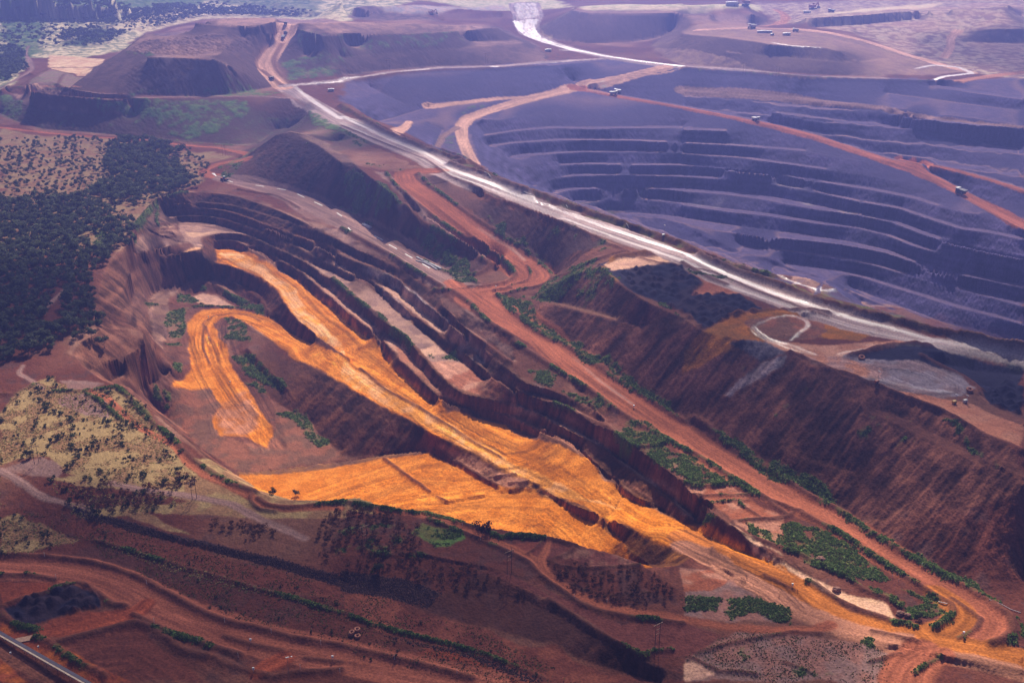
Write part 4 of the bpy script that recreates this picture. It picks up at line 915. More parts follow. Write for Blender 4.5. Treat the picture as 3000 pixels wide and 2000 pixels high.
# ------------------------------------------------------------------ ground meshes
def new_mat(name): 
    m = bpy.data.materials.new(name); m.use_nodes = True; return m, m.node_tree, m.node_tree.nodes['Principled BSDF']
def ground_mat(name):
    m, nt, p = new_mat(name); N = nt.nodes; L = nt.links
    at = N.new('ShaderNodeAttribute'); at.attribute_name = 'Col'
    aw = N.new('ShaderNodeAttribute'); aw.attribute_name = 'wet'
    tc = N.new('ShaderNodeTexCoord')
    n = N.new('ShaderNodeTexNoise'); n.inputs['Scale'].default_value = .9; n.inputs['Detail'].default_value = 6; L.new(tc.outputs['Object'], n.inputs['Vector'])
    mr = N.new('ShaderNodeMapRange'); mr.inputs[1].default_value = .3; mr.inputs[2].default_value = .7; mr.inputs[3].default_value = .68; mr.inputs[4].default_value = 1.3
    L.new(n.outputs['Fac'], mr.inputs[0])
    mx = N.new('ShaderNodeMix'); mx.data_type = 'RGBA'; mx.blend_type = 'MULTIPLY'; mx.inputs[0].default_value = 1
    L.new(at.outputs['Color'], mx.inputs[6]); L.new(mr.outputs[0], mx.inputs[7])
    L.new(mx.outputs[2], p.inputs['Base Color'])
    r = N.new('ShaderNodeMapRange'); r.inputs[3].default_value = .95; r.inputs[4].default_value = .40; L.new(aw.outputs['Fac'], r.inputs[0]); L.new(r.outputs[0], p.inputs['Roughness'])
    s = N.new('ShaderNodeMapRange'); s.inputs[3].default_value = .06; s.inputs[4].default_value = 1.0; L.new(aw.outputs['Fac'], s.inputs[0]); L.new(s.outputs[0], p.inputs['Specular IOR Level'])
    b = N.new('ShaderNodeBump'); b.inputs['Distance'].default_value = .7
    inv = N.new('ShaderNodeMapRange'); inv.inputs[3].default_value = .55; inv.inputs[4].default_value = .08; L.new(aw.outputs['Fac'], inv.inputs[0]); L.new(inv.outputs[0], b.inputs['Strength'])
    L.new(n.outputs['Fac'], b.inputs['Height']); L.new(b.outputs[0], p.inputs['Normal'])
    return m
zx, zy = grads(Z)
NRM = np.stack([-zx, -zy, np.ones_like(zx)], -1); NRM /= np.linalg.norm(NRM, axis=-1, keepdims=True)
idx = np.arange(NR*NC).reshape(NR, NC)
Q = np.stack([idx[:-1, :-1], idx[1:, :-1], idx[1:, 1:], idx[:-1, 1:]], -1).reshape(-1, 4)
CO = np.stack([GX, GY, Z], -1).reshape(-1, 3).astype(np.float32)
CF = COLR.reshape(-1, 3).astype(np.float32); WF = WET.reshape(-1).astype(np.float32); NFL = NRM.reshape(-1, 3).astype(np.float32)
def grid_object(name, qsel, mat):
    q = Q[qsel]; used = np.unique(q); remap = np.zeros(NR*NC, np.int32); remap[used] = np.arange(len(used)); q = remap[q]
    me = bpy.data.meshes.new(name)
    me.vertices.add(len(used)); me.vertices.foreach_set('co', CO[used].ravel())
    me.loops.add(q.size); me.loops.foreach_set('vertex_index', q.ravel().astype(np.int32))
    me.polygons.add(len(q)); me.polygons.foreach_set('loop_start', np.arange(0, q.size, 4, dtype=np.int32))
    me.update(calc_edges=True)
    a = me.color_attributes.new('Col', 'FLOAT_COLOR', 'POINT')
    a.data.foreach_set('color', np.concatenate([CF[used], np.ones((len(used), 1), np.float32)], 1).ravel())
    b = me.attributes.new('wet', 'FLOAT', 'POINT'); b.data.foreach_set('value', WF[used])
    me.polygons.foreach_set('use_smooth', np.ones(len(q), bool))
    me.normals_split_custom_set_from_vertices(NFL[used])
    me.materials.append(mat)
    o = bpy.data.objects.new(name, me); C.objects.link(o); o['kind'] = 'structure'
    return o
fk = KIND[:-1, :-1].reshape(-1)
pf = pit[:-1, :-1].reshape(-1) & (fk == 0)
GM = ground_mat('mine_ground')
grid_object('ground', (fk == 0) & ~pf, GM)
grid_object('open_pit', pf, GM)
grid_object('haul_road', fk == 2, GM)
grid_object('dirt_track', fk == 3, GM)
# ground beyond the survey out to the horizon
bm_v = []; 
print('ground', time.time()-T0)
# ------------------------------------------------------------------ haze
def haze():
    x0, x1, y0, y1, z0, z1 = -60000, 60000, -3000, 110000, -160, 340
    me = bpy.data.meshes.new('haze')
    v = [(x, y, z) for x in (x0, x1) for y in (y0, y1) for z in (z0, z1)]
    me.from_pydata(v, [], [(0,1,3,2),(4,6,7,5),(0,4,5,1),(2,3,7,6),(0,2,6,4),(1,5,7,3)]); me.update()
    o = bpy.data.objects.new('haze', me); C.objects.link(o); o['kind'] = 'stuff'; o['label'] = 'blue violet dusty haze hanging over the whole mine'; o['category'] = 'haze'
    m = bpy.data.materials.new('haze'); m.use_nodes = True; nt = m.node_tree
    nt.nodes.remove(nt.nodes['Principled BSDF'])
    pv = nt.nodes.new('ShaderNodeVolumePrincipled')
    pv.inputs['Color'].default_value = (.26, .32, 1.0, 1); pv.inputs['Density'].default_value = .00029; pv.inputs['Anisotropy'].default_value = .7
    nt.links.new(pv.outputs[0], nt.nodes['Material Output'].inputs['Volume']); me.materials.append(m)
haze()
# ------------------------------------------------------------------ unseen cloudbanks added high above to shade the foreground, woodland and dump faces
def shade_clouds():
    import mathutils
    bm = bmesh.new(); zc = 1250.0; r = random.Random(4)
    for x, y, rx, ry in ((-330, 430, 130, 80), (-190, 425, 120, 82), (-60, 415, 120, 78), (60, 405, 100, 70), (120, 640, 48, 42), (165, 585, 50, 44), (215, 535, 52, 46), (270, 495, 60, 50),
                         (-390, 760, 90, 90), (-260, 420, 130, 80), (-120, 430, 130, 80), (0, 420, 120, 74), (420, 1120, 170, 80), (900, 1700, 260, 160), (-150, 1150, 100, 70)):
        k = (zc-0)/sd.z; c = Vector((x, y, 0))+sd*k
        for j in range(3):
            m4 = mathutils.Matrix.Translation(c+Vector((r.uniform(-.25, .25)*rx, r.uniform(-.25, .25)*ry, r.uniform(-15, 15)))) @ mathutils.Matrix.Diagonal((rx*r.uniform(.7, 1), ry*r.uniform(.7, 1), r.uniform(35, 60), 1))
            bmesh.ops.create_icosphere(bm, subdivisions=4, radius=1, matrix=m4)
    for v in bm.verts:
        d = mathutils.noise.noise_vector(v.co*.016)*26+mathutils.noise.noise_vector(v.co*.05)*9; v.co += d
    me = bpy.data.meshes.new('shade_clouds'); bm.to_mesh(me); bm.free(); o = bpy.data.objects.new('shade_clouds', me); C.objects.link(o); rm = o.modifiers.new('union', 'REMESH'); rm.mode = 'VOXEL'; rm.voxel_size = 11.0; o['kind'] = 'stuff'; o['label'] = 'unseen cloudbanks added to shade the foreground, the woodland and the dump faces'; o['category'] = 'shade_clouds'
    m = bpy.data.materials.new('shade_cloud'); m.use_nodes = True; nt = m.node_tree; nt.nodes.remove(nt.nodes['Principled BSDF'])
    pv = nt.nodes.new('ShaderNodeVolumePrincipled'); pv.inputs['Color'].default_value = (1, 1, 1, 1); pv.inputs['Density'].default_value = .0095; pv.inputs['Anisotropy'].default_value = .6
    nt.links.new(pv.outputs[0], nt.nodes['Material Output'].inputs['Volume']); me.materials.append(m)
shade_clouds()
# ------------------------------------------------------------------ object helpers
def mat(name, col, rough=.8, spec=.3, metal=0, var=.25, scale=1.5):
    m, nt, p = new_mat(name); N = nt.nodes; L = nt.links
    tc = N.new('ShaderNodeTexCoord'); n = N.new('ShaderNodeTexNoise'); n.inputs['Scale'].default_value = scale; n.inputs['Detail'].default_value = 4
    L.new(tc.outputs['Object'], n.inputs['Vector'])
    r = N.new('ShaderNodeValToRGB'); r.color_ramp.elements[0].position = .3; r.color_ramp.elements[1].position = .7
    r.color_ramp.elements[0].color = (*[c*(1-var) for c in col], 1); r.color_ramp.elements[1].color = (*[min(1, c*(1+var)) for c in col], 1)
    L.new(n.outputs['Fac'], r.inputs[0]); L.new(r.outputs[0], p.inputs['Base Color'])
    p.inputs['Roughness'].default_value = rough; p.inputs['Specular IOR Level'].default_value = spec; p.inputs['Metallic'].default_value = metal
    return m
def vmat(name, rough=.85):
    m, nt, p = new_mat(name); a = nt.nodes.new('ShaderNodeAttribute'); a.attribute_name = 'Col'
    nt.links.new(a.outputs['Color'], p.inputs['Base Color']); p.inputs['Roughness'].default_value = rough; p.inputs['Specular IOR Level'].default_value = .1
    return m
class MB:
    def __init__(s): s.v = []; s.f = []
    def add(s, v, f): n = len(s.v); s.v += [tuple(p) for p in v]; s.f += [tuple(i+n for i in q) for q in f]; return s
    def box(s, x, y, z, sx, sy, sz, taper=1.0, ty=None):
        ty = taper if ty is None else ty
        v = [(x+i*sx/2*(1 if k < 0 else taper), y+j*sy/2*(1 if k < 0 else ty), z+k*sz/2) for k in (-1, 1) for j in (-1, 1) for i in (-1, 1)]
        return s.add(v, [(0,2,3,1),(4,5,7,6),(0,1,5,4),(2,6,7,3),(0,4,6,2),(1,3,7,5)])
    def tube(s, p, q, r, r2=None, n=8, cap=True):
        p = Vector(p); q = Vector(q); d = (q-p).normalized(); a = d.orthogonal().normalized(); b = d.cross(a); r2 = r if r2 is None else r2
        v = [c+(a*math.cos(t)+b*math.sin(t))*rr for c, rr in ((p, r), (q, r2)) for t in [2*math.pi*i/n for i in range(n)]]
        f = [(i, (i+1) % n, n+(i+1) % n, n+i) for i in range(n)]
        if cap: f += [tuple(reversed(range(n))), tuple(range(n, 2*n))]
        return s.add(v, f)
    def ring(s, prof, n=20):
        """closed profile (r,z) spun round Z"""
        m = len(prof); v = [(r*math.cos(2*math.pi*i/n), r*math.sin(2*math.pi*i/n), z) for i in range(n) for r, z in prof]
        f = [(i*m+j, ((i+1) % n)*m+j, ((i+1) % n)*m+(j+1) % m, i*m+(j+1) % m) for i in range(n) for j in range(m)]
        return s.add(v, f)
    def prism(s, outline, y0, y1):
        n = len(outline); v = [(x, y0, z) for x, z in outline]+[(x, y1, z) for x, z in outline]
        return s.add(v, [tuple(range(n)), tuple(reversed(range(n, 2*n)))]+[((i+1) % n, i, n+i, n+(i+1) % n) for i in range(n)])
    def build(s, name, m, parent=None, bevel=0):
        me = bpy.data.meshes.new(name); me.from_pydata(s.v, [], s.f); me.update(); me.materials.append(m)
        o = bpy.data.objects.new(name, me); C.objects.link(o); o.parent = parent
        if bevel:
            b = o.modifiers.new('bevel', 'BEVEL'); b.width = bevel; b.segments = 2
        return o
def tag(o, label, cat, group=None):
    o['label'] = label; o['category'] = cat
    if group: o['group'] = group
    return o
def empty(name, loc, rz=0, label=None, cat=None, group=None):
    o = bpy.data.objects.new(name, None); C.objects.link(o); o.location = loc; o.rotation_euler = (0, 0, rz)
    if label: tag(o, label, cat, group)
    return o
def copy_tree(o, parent=None):
    c = o.copy(); C.objects.link(c); c.parent = parent
    for ch in KIDS.get(o.name, []): copy_tree(ch, c) if False else None
    for ch in [x for x in o.children]: copy_tree(ch, c)
    return c
KIDS = {}
def G(px, py):
    x, y, z = hit(px, py); x, y = float(x[0]), float(y[0]); return Vector((x, y, float(zat(np.array([x]), np.array([y]))[0])))
def T(s):
    px, py, _ = parse(s); return G(px[0], py[0])
def heading(p, q): return math.atan2(q.y-p.y, q.x-p.x)
# ------------------------------------------------------------------ vegetation
def crown_arrays(seed, lobes, leaves, R, H, z0, sz, col, cvar=.35, squash=.75):
    r = np.random.default_rng(seed)
    c = np.stack([r.normal(0, R*.42, lobes), r.normal(0, R*.42, lobes), z0+H*(.35+.5*r.random(lobes))], 1)
    lr = R*(.36+.26*r.random(lobes)); tone = .55+.9*r.random(lobes)
    k = r.integers(0, lobes, leaves); d = r.normal(0, 1, (leaves, 3)); d /= np.linalg.norm(d, axis=1, keepdims=True)
    p = c[k]+d*(lr[k]*(.55+.5*r.random(leaves)))[:, None]*np.array([1, 1, squash])
    n = d+r.normal(0, .55, (leaves, 3)); n[:, 2] += .35; n /= np.linalg.norm(n, axis=1, keepdims=True)
    a = np.cross(n, r.normal(0, 1, (leaves, 3))); a /= np.linalg.norm(a, axis=1, keepdims=True); b = np.cross(n, a)
    s = (sz*(.6+.8*r.random(leaves)))[:, None]
    v = np.stack([p-a*s, p-b*s*.8, p+a*s, p+b*s*.8], 1).reshape(-1, 3)
    cc = np.array(col)*(tone[k]*(1-cvar/2+cvar*r.random(leaves)))[:, None]
    cc = np.repeat(cc, 4, 0)
    return v, cc
def quads_mesh(name, v, cc, m):
    me = bpy.data.meshes.new(name); n = len(v)
    me.vertices.add(n); me.vertices.foreach_set('co', v.astype(np.float32).ravel())
    me.loops.add(n); me.loops.foreach_set('vertex_index', np.arange(n, dtype=np.int32))
    me.polygons.add(n//4); me.polygons.foreach_set('loop_start', np.arange(0, n, 4, dtype=np.int32)); me.update(calc_edges=True)
    a = me.color_attributes.new('Col', 'FLOAT_COLOR', 'POINT')
    a.data.foreach_set('color', np.concatenate([cc, np.ones((n, 1))], 1).astype(np.float32).ravel()); me.materials.append(m); return me
LEAF = vmat('leaves')
_n = LEAF.node_tree; _t = _n.nodes.new('ShaderNodeBsdfTranslucent'); _m = _n.nodes.new('ShaderNodeMixShader'); _m.inputs[0].default_value = .45
_a = [q for q in _n.nodes if q.type == 'ATTRIBUTE'][0]; _n.links.new(_a.outputs['Color'], _t.inputs['Color'])
_n.links.new(_n.nodes['Principled BSDF'].outputs[0], _m.inputs[1]); _n.links.new(_t.outputs[0], _m.inputs[2]); _n.links.new(_m.outputs[0], _n.nodes['Material Output'].inputs[0]); BARK = mat('bark', (.16, .12, .10), .9)
def trunk_mb(seed, R, H):
    r = random.Random(seed); mb = MB(); top = Vector((r.uniform(-.3, .3), r.uniform(-.3, .3), H*.45))
    mb.tube((0, 0, -.4), top, .17, .11, 6)
    for i in range(5):
        a = r.uniform(0, 6.28); e = Vector((math.cos(a)*R*.55, math.sin(a)*R*.55, H*r.uniform(.6, .85))); mb.tube(top, e, .09, .03, 5)
    return mb
KINDS = {}
def kind(key, R, H, leaves, col, lobes=7, sz=.42, n=3, z0=None, squash=.75):
    L = []
    for i in range(n):
        v, cc = crown_arrays(hash_(key)+i, lobes, leaves, R, H, H*.3 if z0 is None else z0, sz, col, squash=squash)
        L.append((v, cc, quads_mesh('crown', v, cc, LEAF), trunk_mb(i, R, H)))
    KINDS[key] = L
def hash_(s): return sum(ord(c)*(i+3) for i, c in enumerate(s))
kind('gum', 3.3, 6.2, 260, (.085, .098, .052), 8, .50, 5)
kind('bush', 1.5, 2.0, 110, (.042, .055, .024), 5, .27, 4, z0=0)
kind('burnt', 1.7, 2.6, 120, (.13, .055, .032), 5, .28, 4, z0=.3)
kind('far', 3.2, 5.5, 40, (.085, .105, .06), 5, 1.1, 3)
def scatter(mask, n, seed, mind=0):
    r = np.random.default_rng(seed)
    area = np.abs(np.gradient(GX, axis=1)*np.gradient(GY, axis=0))*mask
    p = area.ravel()/area.sum(); k = r.choice(NR*NC, size=n, p=p)
    x = GX.ravel()[k]+r.normal(0, .6, n); y = GY.ravel()[k]+r.normal(0, .6, n)
    if mind:
        keep = []; cell = {}
        for i in range(n):
            key = (int(x[i]//mind), int(y[i]//mind)); ok = True
            for a in (-1, 0, 1):
                for b in (-1, 0, 1):
                    for j in cell.get((key[0]+a, key[1]+b), ()):
                        if (x[j]-x[i])**2+(y[j]-y[i])**2 < mind*mind: ok = False
            if ok: keep.append(i); cell.setdefault(key, []).append(i)
        x, y = x[keep], y[keep]
    return x, y, zat(x, y)
def joined(name, key, x, y, z, s, label, cat, seed=1):
    r = np.random.default_rng(seed); V = []; CC = []; which = r.integers(0, len(KINDS[key]), len(x))
    for w_ in range(len(KINDS[key])):
        idx = np.where(which == w_)[0]
        if not len(idx): continue
        v, cc, _, _ = KINDS[key][w_]; a = r.uniform(0, 6.28, len(idx)); sc = s[idx]
        ca, sa = np.cos(a)[:, None], np.sin(a)[:, None]
        vx = (v[None, :, 0]*ca-v[None, :, 1]*sa)*sc[:, None]+x[idx][:, None]; vy = (v[None, :, 0]*sa+v[None, :, 1]*ca)*sc[:, None]+y[idx][:, None]
        vz = v[None, :, 2]*sc[:, None]+z[idx][:, None]-.15
        V.append(np.stack([vx, vy, vz], -1).reshape(-1, 3)); t = r.uniform(.7, 1.35, (len(idx), 1, 1))
        CC.append((cc[None]*t).reshape(-1, 3))
    me = quads_mesh(name, np.concatenate(V), np.concatenate(CC), LEAF); o = bpy.data.objects.new(name, me); C.objects.link(o)
    o['kind'] = 'stuff'; tag(o, label, cat); return o
def trees(name, key, x, y, z, s, label, cat, group, whole=True, seed=3):
    r = random.Random(seed); protos = []
    for v, cc, me, tr in KINDS[key]:
        if whole:
            e = bpy.data.objects.new(name, None); c = bpy.data.objects.new('crown', me); t = tr.build('trunk', BARK, e); c.parent = e; C.objects.link(e); C.objects.link(c); protos.append([e, [c, t]])
        else:
            e = bpy.data.objects.new(name, me); C.objects.link(e); protos.append([e, []])
    used = [False]*len(protos)
    for i in range(len(x)):
        k = r.randrange(len(protos)); e, ch = protos[k]
        if used[k]:
            n_ = e.copy(); C.objects.link(n_)
            for c in ch: d = c.copy(); C.objects.link(d); d.parent = n_
            e = n_
        used[k] = True
        e.location = (x[i], y[i], z[i]-.1); q = float(s[i]); e.scale = (q*r.uniform(.9, 1.15), q*r.uniform(.9, 1.15), q*r.uniform(.8, 1.15)); e.rotation_euler = (0, 0, r.uniform(0, 6.28))
        tag(e, label, cat, group)
    for k, (e, ch) in enumerate(protos):
        if not used[k]:
            for c in ch: bpy.data.objects.remove(c)
            bpy.data.objects.remove(e)
forest = poly_mask('d:0,240 200,215 400,215 560,190 700,240 760,330 700,390 600,400 560,470 620,540 760,580 700,670 640,740 620,880 600,1000 640,1100 700,1176 g:480,0 300,80 150,100 40,200 -200,260 z:-700,1000 -500,620', 15)
forest &= ~poly_mask('d:280,1060 440,780 480,800 400,1060', 3)
clump = poly_mask('a:730,1176 760,1020 830,980 1100,990 1280,1060 1150,1100 d:1300,60 1350,130 1150,170 1000,170 960,230 760,220 570,180 620,130 820,80 720,20 730,-60', 4)
clump2 = poly_mask('d:640,360 900,340 940,420 900,520 740,560 720,470', 3)
scrubm = poly_mask('a:0,960 600,960 1300,1040 1450,1130 d:1400,100 1000,240 600,400 0,300', 4) & ~forest & ~clump
topleft = poly_mask('a:0,540 0,90 300,-20 900,60 1500,20 2200,90 1900,120 1400,110 900,230 700,330 300,350 200,330 80,520', 4)
treeline = poly_mask('a:0,540 0,330 100,330 180,380 150,420 200,480 60,560', 3)
x, y, z = scatter(forest | clump | clump2, 8000, 5, 3.7)
dd = np.hypot(x, y); o_ = np.argsort(dd); x, y, z = x[o_], y[o_], z[o_]
uu, vv2 = to_uv(x, y, z); vis = (uu > -60) & (uu < 3060)
s = np.random.default_rng(9).uniform(.6, 1.5, len(x))
near = np.where(vis)[0][:300]; rest = np.setdiff1d(np.arange(len(x)), near)
trees('gum_tree', 'gum', x[near], y[near], z[near], s[near], 'small grey-green gum tree packed in the dense dark woodland left of the pit', 'tree', 'gum trees of the dense woodland')
joined('woodland', 'gum', x[rest], y[rest], z[rest], s[rest], 'dense dark green woodland beside the upper pit rim, farther part', 'woodland', 2)
print('forest', len(x), time.time()-T0)
x, y, z = scatter(scrubm, 520, 15, 3); s = np.random.default_rng(8).uniform(.35, .95, len(x))
joined('scattered_scrub', 'gum', x, y, z, s, 'scattered dark scrub dotted over the straw-coloured plain', 'scrub', 4)
x, y, z = scatter(topleft, 3600, 16); m_ = (fbm(x, y, 150, 3, 77) > .45) | (np.random.default_rng(1).random(len(x)) < .15); x, y, z = x[m_], y[m_], z[m_]
s = np.random.default_rng(8).uniform(.7, 1.6, len(x)); joined('far_woodland', 'far', x, y, z, s, 'hazy blue-green woodland on the far plain at the top left', 'woodland', 5)
x, y, z = scatter(treeline, 700, 17, 4); s = np.random.default_rng(8).uniform(.7, 1.3, len(x)); joined('dark_treeline', 'far', x, y, z, s, 'dark trees along the left edge above the dirt road', 'woodland', 6)
# bushes in the foreground, one by one
goldm = poly_mask('g:0,500 90,380 240,290 380,250 440,340 600,350 800,340 960,420 1100,600 1300,850 1380,960 1150,1000 700,980 430,890 300,800 150,805 0,860', 4) | poly_mask('g:300,960 700,1000 1100,1040 1300,1100 j:900,60 500,0', 5) | poly_mask('j:0,60 130,20 300,80 560,170 400,240 0,280', 5) | poly_mask('z:-500,1450 -500,1250 -200,1200 0,1250 0,1600', 5)
x, y, z = scatter(goldm, 430, 25, 2.6); s = np.random.default_rng(5).uniform(.5, 1.25, len(x))**1.3*1.35
trees('bush', 'bush', x[:170], y[:170], z[:170], s[:170], 'rounded dull green bush growing in the straw-coloured grass left of the pit', 'bush', 'green bushes in the straw-coloured grass', False)
joined('low_scrub', 'bush', x[170:], y[170:], z[170:], s[170:]*.7, 'low green scrub among the straw-coloured grass', 'scrub', 7)
burn = poly_mask('g:370,950 560,1000 700,960 860,1030 1100,980 1250,900 1330,960 1340,1010 1130,1040 1100,1130 950,1176 700,1176 420,1040', 3) | poly_mask('j:1500,60 1900,100 1900,170 1700,200 1450,120', 3) | poly_mask('k:0,0 300,0 560,110 500,170 600,260 500,290 250,280 0,200', 3) | poly_mask('k:1440,340 1850,390 2090,400 2290,540 2250,620 1900,640 1700,600 1450,430', 3) | poly_mask('k:0,300 400,300 700,360 1000,420 1400,620 1250,600 1000,560 700,540 300,440 0,400', 3) | poly_mask('j:2200,60 2352,0 2352,330 2180,330', 2)
x, y, z = scatter(burn, 520, 26, 2.2); s = np.random.default_rng(6).uniform(.5, 1.2, len(x)); h_ = len(x)//2
n1_ = min(180, len(x)); trees('dry_bush', 'burnt', x[:n1_], y[:n1_], z[:n1_], s[:n1_], 'scorched reddish-brown bush on the near bank below the orange pit', 'bush', 'scorched reddish bushes on the near bank', False)
joined('dry_scrub', 'burnt', x[n1_:], y[n1_:], z[n1_:], s[n1_:], 'scorched brown scrub on the near bank', 'scrub', 8)
fgm = poly_mask('j:560,100 1200,260 2352,560 k:450,640 1200,930 1500,1176 0,1000 j:2352,900 1600,760 900,380', 3)
x, y, z = scatter(fgm, 150, 27, 3); s = np.random.default_rng(4).uniform(.3, .8, len(x))
trees('low_bush', 'bush', x[:60], y[:60], z[:60], s[:60]*.8, 'small dark bush on the bare red flat above the foreground haul road', 'bush', 'small bushes on the bare red flat', False)
def lone(key, name, p, sc, label, whole=True):
    trees(name, key, [p.x], [p.y], [p.z], [sc], label, 'tree' if whole else 'bush', None, whole, seed=int(p.x))
kind('dark_red', 3.4, 4.6, 420, (.060, .026, .022), 9, .40, 1, z0=.2)
kind('olive', 2.8, 4.8, 420, (.060, .062, .026), 9, .34, 2, z0=.6)
lone('dark_red', 'tree', G(1415, 1560), 1.15, 'large dark reddish tree on the rim beside the orange pit floor')
lone('olive', 'tree', G(1106, 1678), 1.0, 'round olive green tree on the dark bank, tallest in the middle foreground')
lone('olive', 'tree', G(868, 1452), .95, 'dark green tree beside the left corner of the orange pit floor')
lone('olive', 'tree', G(800, 1452), .85, 'grey-green spreading tree left of the corner tree by the orange floor')
lone('olive', 'tree', G(90, 1340), .95, 'dark spreading tree standing in the straw-coloured grass above the purple mound')
lone('bush', 'bush', G(112, 1146), 1.9, 'big round dark bush on the left edge of the straw-coloured knoll', False)
lone('bush', 'bush', G(500, 1285), 1.9, 'big dark bush on the bund right of the winding red track', False)
lone('bush', 'bush', G(368, 1243), 1.5, 'dark bush beside the winding red track on the straw-coloured knoll', False)
lone('bush', 'bush', G(2690, 1815), 1.5, 'brownish bush inside the lower haul road bend', False)
# ground cover: green weeds, straw-coloured hummock grass
def cover(name, x, y, z, r0, r1, cols, label, seed):
    r = np.random.default_rng(seed); n = len(x); q = 7
    k = np.repeat(np.arange(n), q); sz = r.uniform(r0, r1, n)[k]
    d = r.normal(0, 1, (n*q, 3)); d[:, 2] = np.abs(d[:, 2])*.9+.1; d /= np.linalg.norm(d, axis=1, keepdims=True)
    p = np.stack([x[k], y[k], z[k]], 1)+d*sz[:, None]*np.array([1, 1, .62])
    nn = d+r.normal(0, .35, d.shape); nn /= np.linalg.norm(nn, axis=1, keepdims=True)
    a = np.cross(nn, r.normal(0, 1, d.shape)); a /= np.linalg.norm(a, axis=1, keepdims=True); b = np.cross(nn, a); s_ = (sz*r.uniform(.45, .8, n*q))[:, None]
    v = np.stack([p-a*s_, p-b*s_, p+a*s_, p+b*s_], 1).reshape(-1, 3)
    ci = r.integers(0, len(cols), n); cc = np.array(cols)[ci][k]*r.uniform(.6, 1.35, (n*q, 1)); cc = np.repeat(cc, 4, 0)
    o = bpy.data.objects.new(name, quads_mesh(name, v, cc, LEAF)); C.objects.link(o); o['kind'] = 'stuff'; tag(o, label, 'ground cover')
near_ = (DIST < 1250)
x, y, z = scatter((VM > .45)*near_*(DIST < 1250)*np.clip(1000/DIST, .5, 2)*(~forest), 52000, 33)
cover('ground_cover', x, y, z, .2, .62, [(.10, .17, .035), (.13, .20, .05), (.07, .12, .03), (.22, .27, .09), (.10, .09, .035)], 'low green weeds on the bunds, toes and flats', 34)
x, y, z = scatter(((goldm & (n2 > .44)) | poly_mask('j:650,180 900,260 1500,440 2000,580 2352,690 2352,720 1500,500 900,310', 2)).astype(float), 12000, 35)
cover('hummock_grass', x, y, z, .2, .55, [(.46, .33, .15), (.54, .41, .20), (.34, .30, .11), (.36, .21, .10)], 'straw-coloured hummock grass in the left foreground', 36)
flat_ = poly_mask('j:560,100 1200,260 2352,560 k:450,640 1200,930 1700,1176 900,1176 j:2352,900 1600,740 1000,400 700,300', 6) | poly_mask('j:130,0 640,0 1200,200 2352,530 2352,690 1500,470 900,290 600,180', 4) | poly_mask('l:0,1000 400,850 900,880 1500,950 1450,1176 600,1176', 6)
x, y, z = scatter(flat_*np.clip((vn-.38)*5, .1, 1), 9000, 37)
cover('sparse_weeds', x, y, z, .12, .34, [(.10, .12, .035), (.16, .16, .05), (.26, .20, .08), (.07, .09, .03), (.10, .045, .025)], 'sparse dry weeds freckling the red foreground flats', 38)
# loose rock on the rock bunds
rk = (poly_mask('j:560,-6 900,75 1300,195 1700,275 2352,445 2352,510 1700,330 1300,230 900,130 600,40', 1) | poly_mask('k:0,400 450,470 700,560 600,650 350,600 0,540', 1) | poly_mask('k:300,850 700,940 1000,1010 1400,1160 1300,1170 900,1010 400,880', 1)).astype(float)
x, y, z = scatter(rk, 5000, 45); r = np.random.default_rng(2)
mb = MB(); base = [(1,0,0),(0,1,0),(-1,0,0),(0,-1,0),(0,0,1),(0,0,-.6)]; fc = [(0,1,4),(1,2,4),(2,3,4),(3,0,4),(1,0,5),(2,1,5),(3,2,5),(0,3,5)]
for i in range(len(x)):
    q = r.uniform(.2, .6); J = r.uniform(.6, 1.3, (6, 3)); a = r.uniform(0, 6.28); ca, sa = math.cos(a), math.sin(a)
    mb.add([(x[i]+q*(b[0]*j[0]*ca-b[1]*j[1]*sa), y[i]+q*(b[0]*j[0]*sa+b[1]*j[1]*ca), z[i]+q*.8*b[2]*j[2]+.1) for b, j in zip(base, J)], fc)
o = mb.build('rubble', mat('dark_rock', (.10, .048, .042), .9, .2, 0, .5, 3)); o['kind'] = 'stuff'; tag(o, 'dark broken rock heaped along the drainage bund', 'rubble')
print('veg', time.time()-T0)
# ------------------------------------------------------------------ machines and furniture
M_W = mat('dusty_white_paint', (.62, .60, .58), .5, .4, 0, .15, 2); M_Y = mat('yellow_paint', (.55, .30, .03), .5, .4); M_R = mat('red_dusty_paint', (.38, .10, .05), .6, .3)
M_T = mat('dusty_rubber', (.24, .12, .09), .9, .1, 0, .4, 3); M_K = mat('dark_steel', (.05, .045, .05), .6, .4); M_B = mat('black_rubber', (.025, .022, .022), .8, .2)
M_G = mat('galvanised_steel', (.30, .30, .32), .45, .5, .4); M_P = mat('poly_pipe', (.55, .52, .55), .5, .4, 0, .1); M_D = mat('timber_pole', (.10, .07, .06), .9)
M_GL = mat('tinted_glass', (.03, .04, .05), .1, .6, 0, .05); M_C = mat('concrete', (.40, .24, .17), .9); M_M = mat('white_road_paint', (.75, .72, .70), .7, .2, 0, .12, .8); M_L = mat('lamp_housing', (.75, .76, .78), .3, .5, 0, .05)
